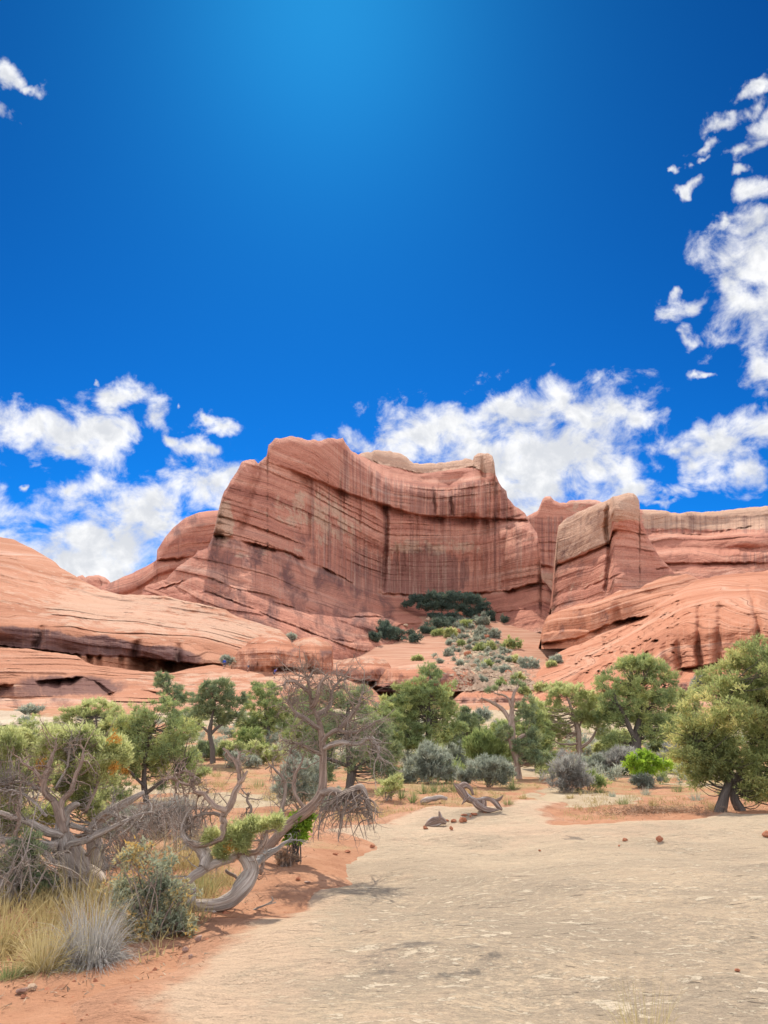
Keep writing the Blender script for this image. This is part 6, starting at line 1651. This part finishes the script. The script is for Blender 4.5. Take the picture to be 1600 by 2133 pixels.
# ------------------------------------------------------------------ rubble slope and its scrub
def talus():
    rng = np.random.default_rng(601)
    # boulders one can tell apart
    BL = [(958, 1288, 9, 7, 'pale block at the very top of the rubble slope'), (902, 1308, 8, 6, 'reddish block in the shade left of the rubble top'), (892, 1294, 6, 5, 'grey block in shade among the dark scrub'), (955, 1322, 8, 6, 'buff block on the upper rubble slope'), (948, 1346, 9, 5, 'orange block high on the left side of the rubble'),
          (970, 1352, 7, 5, 'tan block in the middle of the rubble'), (975, 1366, 10, 6, 'wide tan block at mid slope'), (1000, 1376, 8, 6, 'square buff block below mid slope'), (1032, 1392, 8, 6, 'grey pale block at the lower right of the rubble'), (1012, 1330, 7, 5, 'small pale block right of the upper rubble'),
          (1040, 1352, 7, 5, 'tan block under the large slope bush'), (988, 1392, 7, 5, 'orange block left of the slope foot'), (1060, 1404, 9, 6, 'brown block at the slope foot'), (936, 1334, 7, 4, 'rusty slab at the left border of the rubble'), (1025, 1366, 8, 5, 'yellowish block right of mid slope'), (1050, 1424, 7, 5, 'buff block beside the foot of the scrub'),
          (846, 1306, 7, 4, 'lone dark block left of the alcove scrub'), (1010, 1402, 6, 4, 'low buff stone above the flat slab dome'), (960, 1306, 6, 4, 'cream stone just under the top pale block'), (985, 1336, 7, 4, 'cream block near the centre of the rubble')]
    for i, (x, y, rx, ry, lab) in enumerate(BL):
        stone(x, y, rx, ry, lab, 610 + i, S_TAN if i % 3 else S_RED, name='boulder', group='boulders on the rubble slope', sink=.2)
    n = 16000
    px = rng.uniform(850, 1140, n); py = rng.uniform(1280, 1440, n)
    cx = 955 + (py - 1285) * .62; hw = 14 + (py - 1285) * .42
    ok = np.abs(px - cx) < hw * (1 + .3 * rng.normal(0, 1, n))
    px, py = px[ok], py[ok]
    ys = np.interp(py, [1285, 1300, 1330, 1360, 1400, 1440], [0] * 6)
    pts = np.array([spot(a, c) for a, c in zip(px[:2600], py[:2600])])
    n = len(pts)
    d8 = np.array([[1, 0, 0], [0, 1, 0], [-1, 0, 0], [0, -1, 0], [0, 0, 1], [.6, .6, .6]])
    fc = np.array([[0, 5, 4], [5, 1, 4], [1, 2, 4], [2, 3, 4], [3, 0, 4], [0, 1, 5]])
    s_ = (.15 + 0.9 * rng.random(n) ** 4)[:, None, None] * .8
    v = pts[:, None] + d8[None] * s_ * rng.uniform(.5, 1.5, (n, 6, 3))
    f = (np.arange(n)[:, None, None] * 6 + fc[None]).reshape(-1)
    o = make_mesh('rubble', v.reshape(-1, 3), f, np.arange(len(f) // 3) * 3, S_TAN, smooth=False)
    tag(o, 'tan broken rubble covering the slope below the alcove', 'rubble', kind='stuff')
    SH = [(1066, 1340, 22, 18, 'largest green bush on the right flank of the rubble'), (1004, 1292, 14, 14, 'bright green bush near the rubble top right'), (940, 1320, 12, 10, 'grey green bush on the upper left rubble'), (970, 1300, 10, 9, 'small bush under the top pale block'), (1030, 1322, 12, 10, 'green bush between the top bush and the flank bush'),
          (1022, 1348, 12, 9, 'olive bush left of the largest slope bush'), (996, 1350, 10, 9, 'dark bush near the centre of the rubble'), (1104, 1382, 26, 14, 'wide dark green bush at the lower right of the rubble'), (1070, 1374, 12, 9, 'small bush left above the wide dark green bush'), (1016, 1384, 10, 8, 'olive shrub at the lower centre of the rubble'),
          (1050, 1396, 10, 8, 'scrubby bush below mid slope at right'), (1080, 1412, 12, 10, 'grey bush near the slope foot, right'), (1042, 1424, 12, 10, 'dark bush just above the twisted juniper tip'), (1006, 1416, 10, 6, 'small bush above the flat slab dome'), (1130, 1432, 14, 10, 'bushes at the foot of the grooved dome slope'), (912, 1318, 10, 9, 'bush at the border of shade left of the rubble'),
          (1160, 1374, 12, 8, 'small olive bush on bare rock right of the rubble'), (1148, 1384, 8, 6, 'tiny bush beside the small olive bush'), (960, 1340, 9, 7, 'low bush in the middle of the upper rubble'), (935, 1362, 10, 7, 'sparse bush on the left lower rubble'), (870, 1372, 10, 6, 'lone bush on bare rock left of the rubble'), (1092, 1440, 12, 8, 'bush right above the twisted juniper')]
    for i, (x, y, rx, ry, lab) in enumerate(SH):
        shrub('desert_shrub', (x, y + ry * .7), [(x, y, rx, ry), (x + rx * .5, y + ry * .3, rx * .6, ry * .6), (x - rx * .5, y + ry * .3, rx * .6, ry * .6)], lab, [L_PINYON, L_SAGE, L_JUN][i % 3], 640 + i, nc=22, tufts=12, stems=4, group='bushes on the rubble slope', bl=3.2, bw=1.2, gap=.15, tint=.5)
    lv = Leaves(); lw = []
    for i in range(110):
        y = rng.uniform(1290, 1400); x = 960 + (y - 1285) * .66 + rng.normal(0, 12 + (y - 1285) * .36)
        b = spot(x, y); k = SC(y, b[1]); r_ = rng.uniform(2.5, 7)
        lw.append((b + np.array([0, 0, r_ * k * .6]), np.array([r_, r_ * .8, r_ * .8]) * k))
    crown(lv, lw, rng, 900, 9, 4, .75, .28, .42, .45, .2, 7, .6, .6, .8, .6)
    o = lv.build('rubble_scrub', L_SAGE)
    tag(o, 'low grey green scrub dotted through the rubble slope', 'scrub', kind='stuff')
    # the dense dark scrub at the back of the alcove reads as one mass
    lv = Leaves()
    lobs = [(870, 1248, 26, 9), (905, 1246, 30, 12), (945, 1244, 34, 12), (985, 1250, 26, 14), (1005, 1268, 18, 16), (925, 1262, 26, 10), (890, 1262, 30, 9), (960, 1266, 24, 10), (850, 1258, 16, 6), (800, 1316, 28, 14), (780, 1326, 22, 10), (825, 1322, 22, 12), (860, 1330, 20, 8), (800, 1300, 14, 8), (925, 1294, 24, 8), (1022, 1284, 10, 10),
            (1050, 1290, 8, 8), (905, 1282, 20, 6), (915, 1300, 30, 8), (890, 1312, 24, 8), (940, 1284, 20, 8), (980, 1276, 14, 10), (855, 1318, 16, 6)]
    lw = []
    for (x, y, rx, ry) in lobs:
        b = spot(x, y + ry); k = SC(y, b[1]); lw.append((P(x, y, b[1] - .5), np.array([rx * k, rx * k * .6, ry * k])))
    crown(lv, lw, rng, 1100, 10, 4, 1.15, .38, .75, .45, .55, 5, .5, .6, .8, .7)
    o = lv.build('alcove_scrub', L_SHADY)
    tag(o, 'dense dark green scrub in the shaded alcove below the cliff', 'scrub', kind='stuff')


talus()


# ------------------------------------------------------------------ hikers
def flat_mat(name, c, rough=.8):
    m, nt, b = new_mat(name, rough, .2)
    ge = nt.new('ShaderNodeNewGeometry').outputs['Position']
    nt.l.new(nt.mix(nt.noise(ge, 14, 4, .6), tuple(x * .8 for x in c), tuple(min(1, x * 1.15) for x in c)), b.inputs['Base Color'])
    return m


SKIN = flat_mat('skin', (.55, .32, .22), .6)


def skin_obj(name, joints, edges, mat, parent, sub=2):
    me = bpy.data.meshes.new(name)
    names = list(joints)
    me.from_pydata([joints[k][0] for k in names], [(names.index(a), names.index(c)) for a, c in edges], [])
    o = bpy.data.objects.new(name, me); COL.objects.link(o); o.parent = parent
    md = o.modifiers.new('Skin', 'SKIN'); md.use_smooth_shade = True
    for i, k in enumerate(names):
        r = joints[k][1]; me.skin_vertices[0].data[i].radius = (r, r) if not isinstance(r, tuple) else r
        me.skin_vertices[0].data[i].use_root = (i == 0)
    o.modifiers.new('Sub', 'SUBSURF').levels = sub; o.modifiers['Sub'].render_levels = sub
    me.materials.append(mat)
    return o


def person(px, py, label, shirt, pants, hat, yaw, lean=0.0, sleeves=True, pack=None, stride=.14, bare=False):
    b = spot(px, py)
    root = empty('person', b); tag(root, label, 'person', 'hikers on the slickrock bench')
    root.rotation_euler.z = yaw
    ly, hz = math.sin(lean), math.cos(lean)

    def up(x, y, z):                          # bend the upper body forward (towards -y) at the hips
        d = z - .95
        return (x, y * hz - ly * d, .95 + d * hz + ly * y * .3)
    J = {'pelvis': ((0, 0, .95), (.15, .11)), 'waist': (up(0, 0, 1.12), (.13, .10)), 'chest': (up(0, 0, 1.33), (.16, .115)), 'neckbase': (up(0, 0, 1.47), .07), 'neck': (up(0, 0, 1.53), .052), 'jaw': (up(0, -.02, 1.60), (.07, .085)), 'skull': (up(0, 0, 1.70), (.078, .095)), 'crown': (up(0, .01, 1.77), .05),
         'nose': (up(0, -.115, 1.645), .014)}
    E = [('pelvis', 'waist'), ('waist', 'chest'), ('chest', 'neckbase'), ('neckbase', 'neck'), ('neck', 'jaw'), ('jaw', 'skull'), ('skull', 'crown'), ('jaw', 'nose')]
    for s, n in ((1, 'r'), (-1, 'l')):
        st = stride * s
        J.update({'hip' + n: ((.10 * s, 0, .88), .095), 'knee' + n: ((.11 * s, -.05 - st * .5, .49), .062), 'ankle' + n: ((.11 * s, st * .6, .09), .042), 'heel' + n: ((.11 * s, st * .6 + .03, .04), .04), 'toe' + n: ((.12 * s, st * .6 - .17, .03), .034),
                  'shoulder' + n: (up(.19 * s, 0, 1.43), .062), 'elbow' + n: (up(.27 * s, .02 + st * .4, 1.16), .042), 'wrist' + n: (up(.26 * s, -.12 + st * .8, .95), .03), 'palm' + n: (up(.26 * s, -.16 + st * .8, .88), (.035, .022))})
        E += [('pelvis', 'hip' + n), ('hip' + n, 'knee' + n), ('knee' + n, 'ankle' + n), ('ankle' + n, 'heel' + n), ('heel' + n, 'toe' + n), ('chest', 'shoulder' + n), ('shoulder' + n, 'elbow' + n), ('elbow' + n, 'wrist' + n), ('wrist' + n, 'palm' + n)]
        pb = np.array(J['palm' + n][0])
        for f, (dx, L) in enumerate(((-.026, .075), (-.009, .085), (.009, .08), (.026, .06))):
            J['f%d%s' % (f, n)] = (tuple(pb + [dx * .4, dx, -L * .55]), .009); J['g%d%s' % (f, n)] = (tuple(pb + [dx * .4 - .012 * s, dx - .01, -L]), .008)
            E += [('palm' + n, 'f%d%s' % (f, n)), ('f%d%s' % (f, n), 'g%d%s' % (f, n))]
        J['t' + n] = (tuple(pb + [-.01 * s, -.045, -.02]), .010); E.append(('palm' + n, 't' + n))
    skin_obj('body', J, E, SKIN, root)

    def dress(name, keys, edges, grow, mat, cut=None):
        jj = {k: (J[k][0], tuple(q + grow for q in (J[k][1] if isinstance(J[k][1], tuple) else (J[k][1],) * 2))) for k in keys}
        if cut:
            for k, (a, c, t) in cut.items():
                p = np.array(J[a][0]) * (1 - t) + np.array(J[c][0]) * t
                ra = J[a][1] if not isinstance(J[a][1], tuple) else J[a][1][0]; rc = J[c][1] if not isinstance(J[c][1], tuple) else J[c][1][0]
                jj[k] = (tuple(p), (ra * (1 - t) + rc * t + grow + .01,) * 2)
        skin_obj(name, jj, edges, mat, root)
    if not bare:
        dress('shirt', ['chest', 'waist', 'neckbase', 'shoulderr', 'shoulderl', 'pelvis'] + (['elbowr', 'elbowl', 'wristr', 'wristl'] if sleeves else []),
              [('chest', 'waist'), ('waist', 'pelvis'), ('chest', 'neckbase'), ('chest', 'shoulderr'), ('chest', 'shoulderl')] + ([('shoulderr', 'elbowr'), ('shoulderl', 'elbowl'), ('elbowr', 'wristr'), ('elbowl', 'wristl')] if sleeves else [('shoulderr', 'sr'), ('shoulderl', 'sl')]),
              .018, shirt, None if sleeves else {'sr': ('shoulderr', 'elbowr', .6), 'sl': ('shoulderl', 'elbowl', .6)})
    dress('shorts', ['pelvis', 'hipr', 'hipl'], [('pelvis', 'hipr'), ('pelvis', 'hipl'), ('hipr', 'kr'), ('hipl', 'kl')], .022, pants, {'kr': ('hipr', 'kneer', .9), 'kl': ('hipl', 'kneel', .9)})
    for n in 'rl':
        dress('shoe', ['ankle' + n, 'heel' + n, 'toe' + n], [('heel' + n, 'ankle' + n), ('heel' + n, 'toe' + n)], .012, B_DARK)
    if hat:
        skin_obj('hat', {'a': (up(0, .0, 1.735), (.10, .115)), 'b': (up(0, .0, 1.80), (.07, .08)), 'c': (up(0, -.10, 1.725), (.06, .02)), 'd': (up(0, -.17, 1.715), (.04, .012))}, [('a', 'b'), ('a', 'c'), ('c', 'd')], hat, root)
    else:
        skin_obj('hair', {'a': (up(0, .03, 1.73), (.088, .095)), 'b': (up(0, .01, 1.79), (.06, .07)), 'c': (up(0, .06, 1.66), (.06, .05))}, [('a', 'b'), ('a', 'c')], B_DARK, root)
    if pack:
        skin_obj('backpack', {'a': (up(0, .17, 1.12), (.13, .08)), 'b': (up(0, .18, 1.38), (.14, .09)), 'c': (up(0, .16, 1.48), (.09, .06))}, [('a', 'b'), ('b', 'c')], pack, root)
    return root


BLUE = flat_mat('blue_cloth', (.03, .08, .38)); DKBLUE = flat_mat('slate_cloth', (.055, .06, .09)); VIOLET = flat_mat('violet_cloth', (.10, .10, .34)); GREYC = flat_mat('grey_cloth', (.16, .16, .2)); PALE = flat_mat('pale_cloth', (.6, .5, .44))
person(467, 1392, 'hiker in a blue shirt standing before the small round green bush', BLUE, DKBLUE, DKBLUE, R(20))
person(517, 1397, 'bare chested hiker in grey shorts and pale hat walking below the wide dome', PALE, GREYC, PALE, R(150), stride=.2, bare=True)
person(571, 1412, 'hiker in a violet top bending forward, rightmost of the three', VIOLET, DKBLUE, DKBLUE, R(70), lean=R(35), pack=VIOLET)
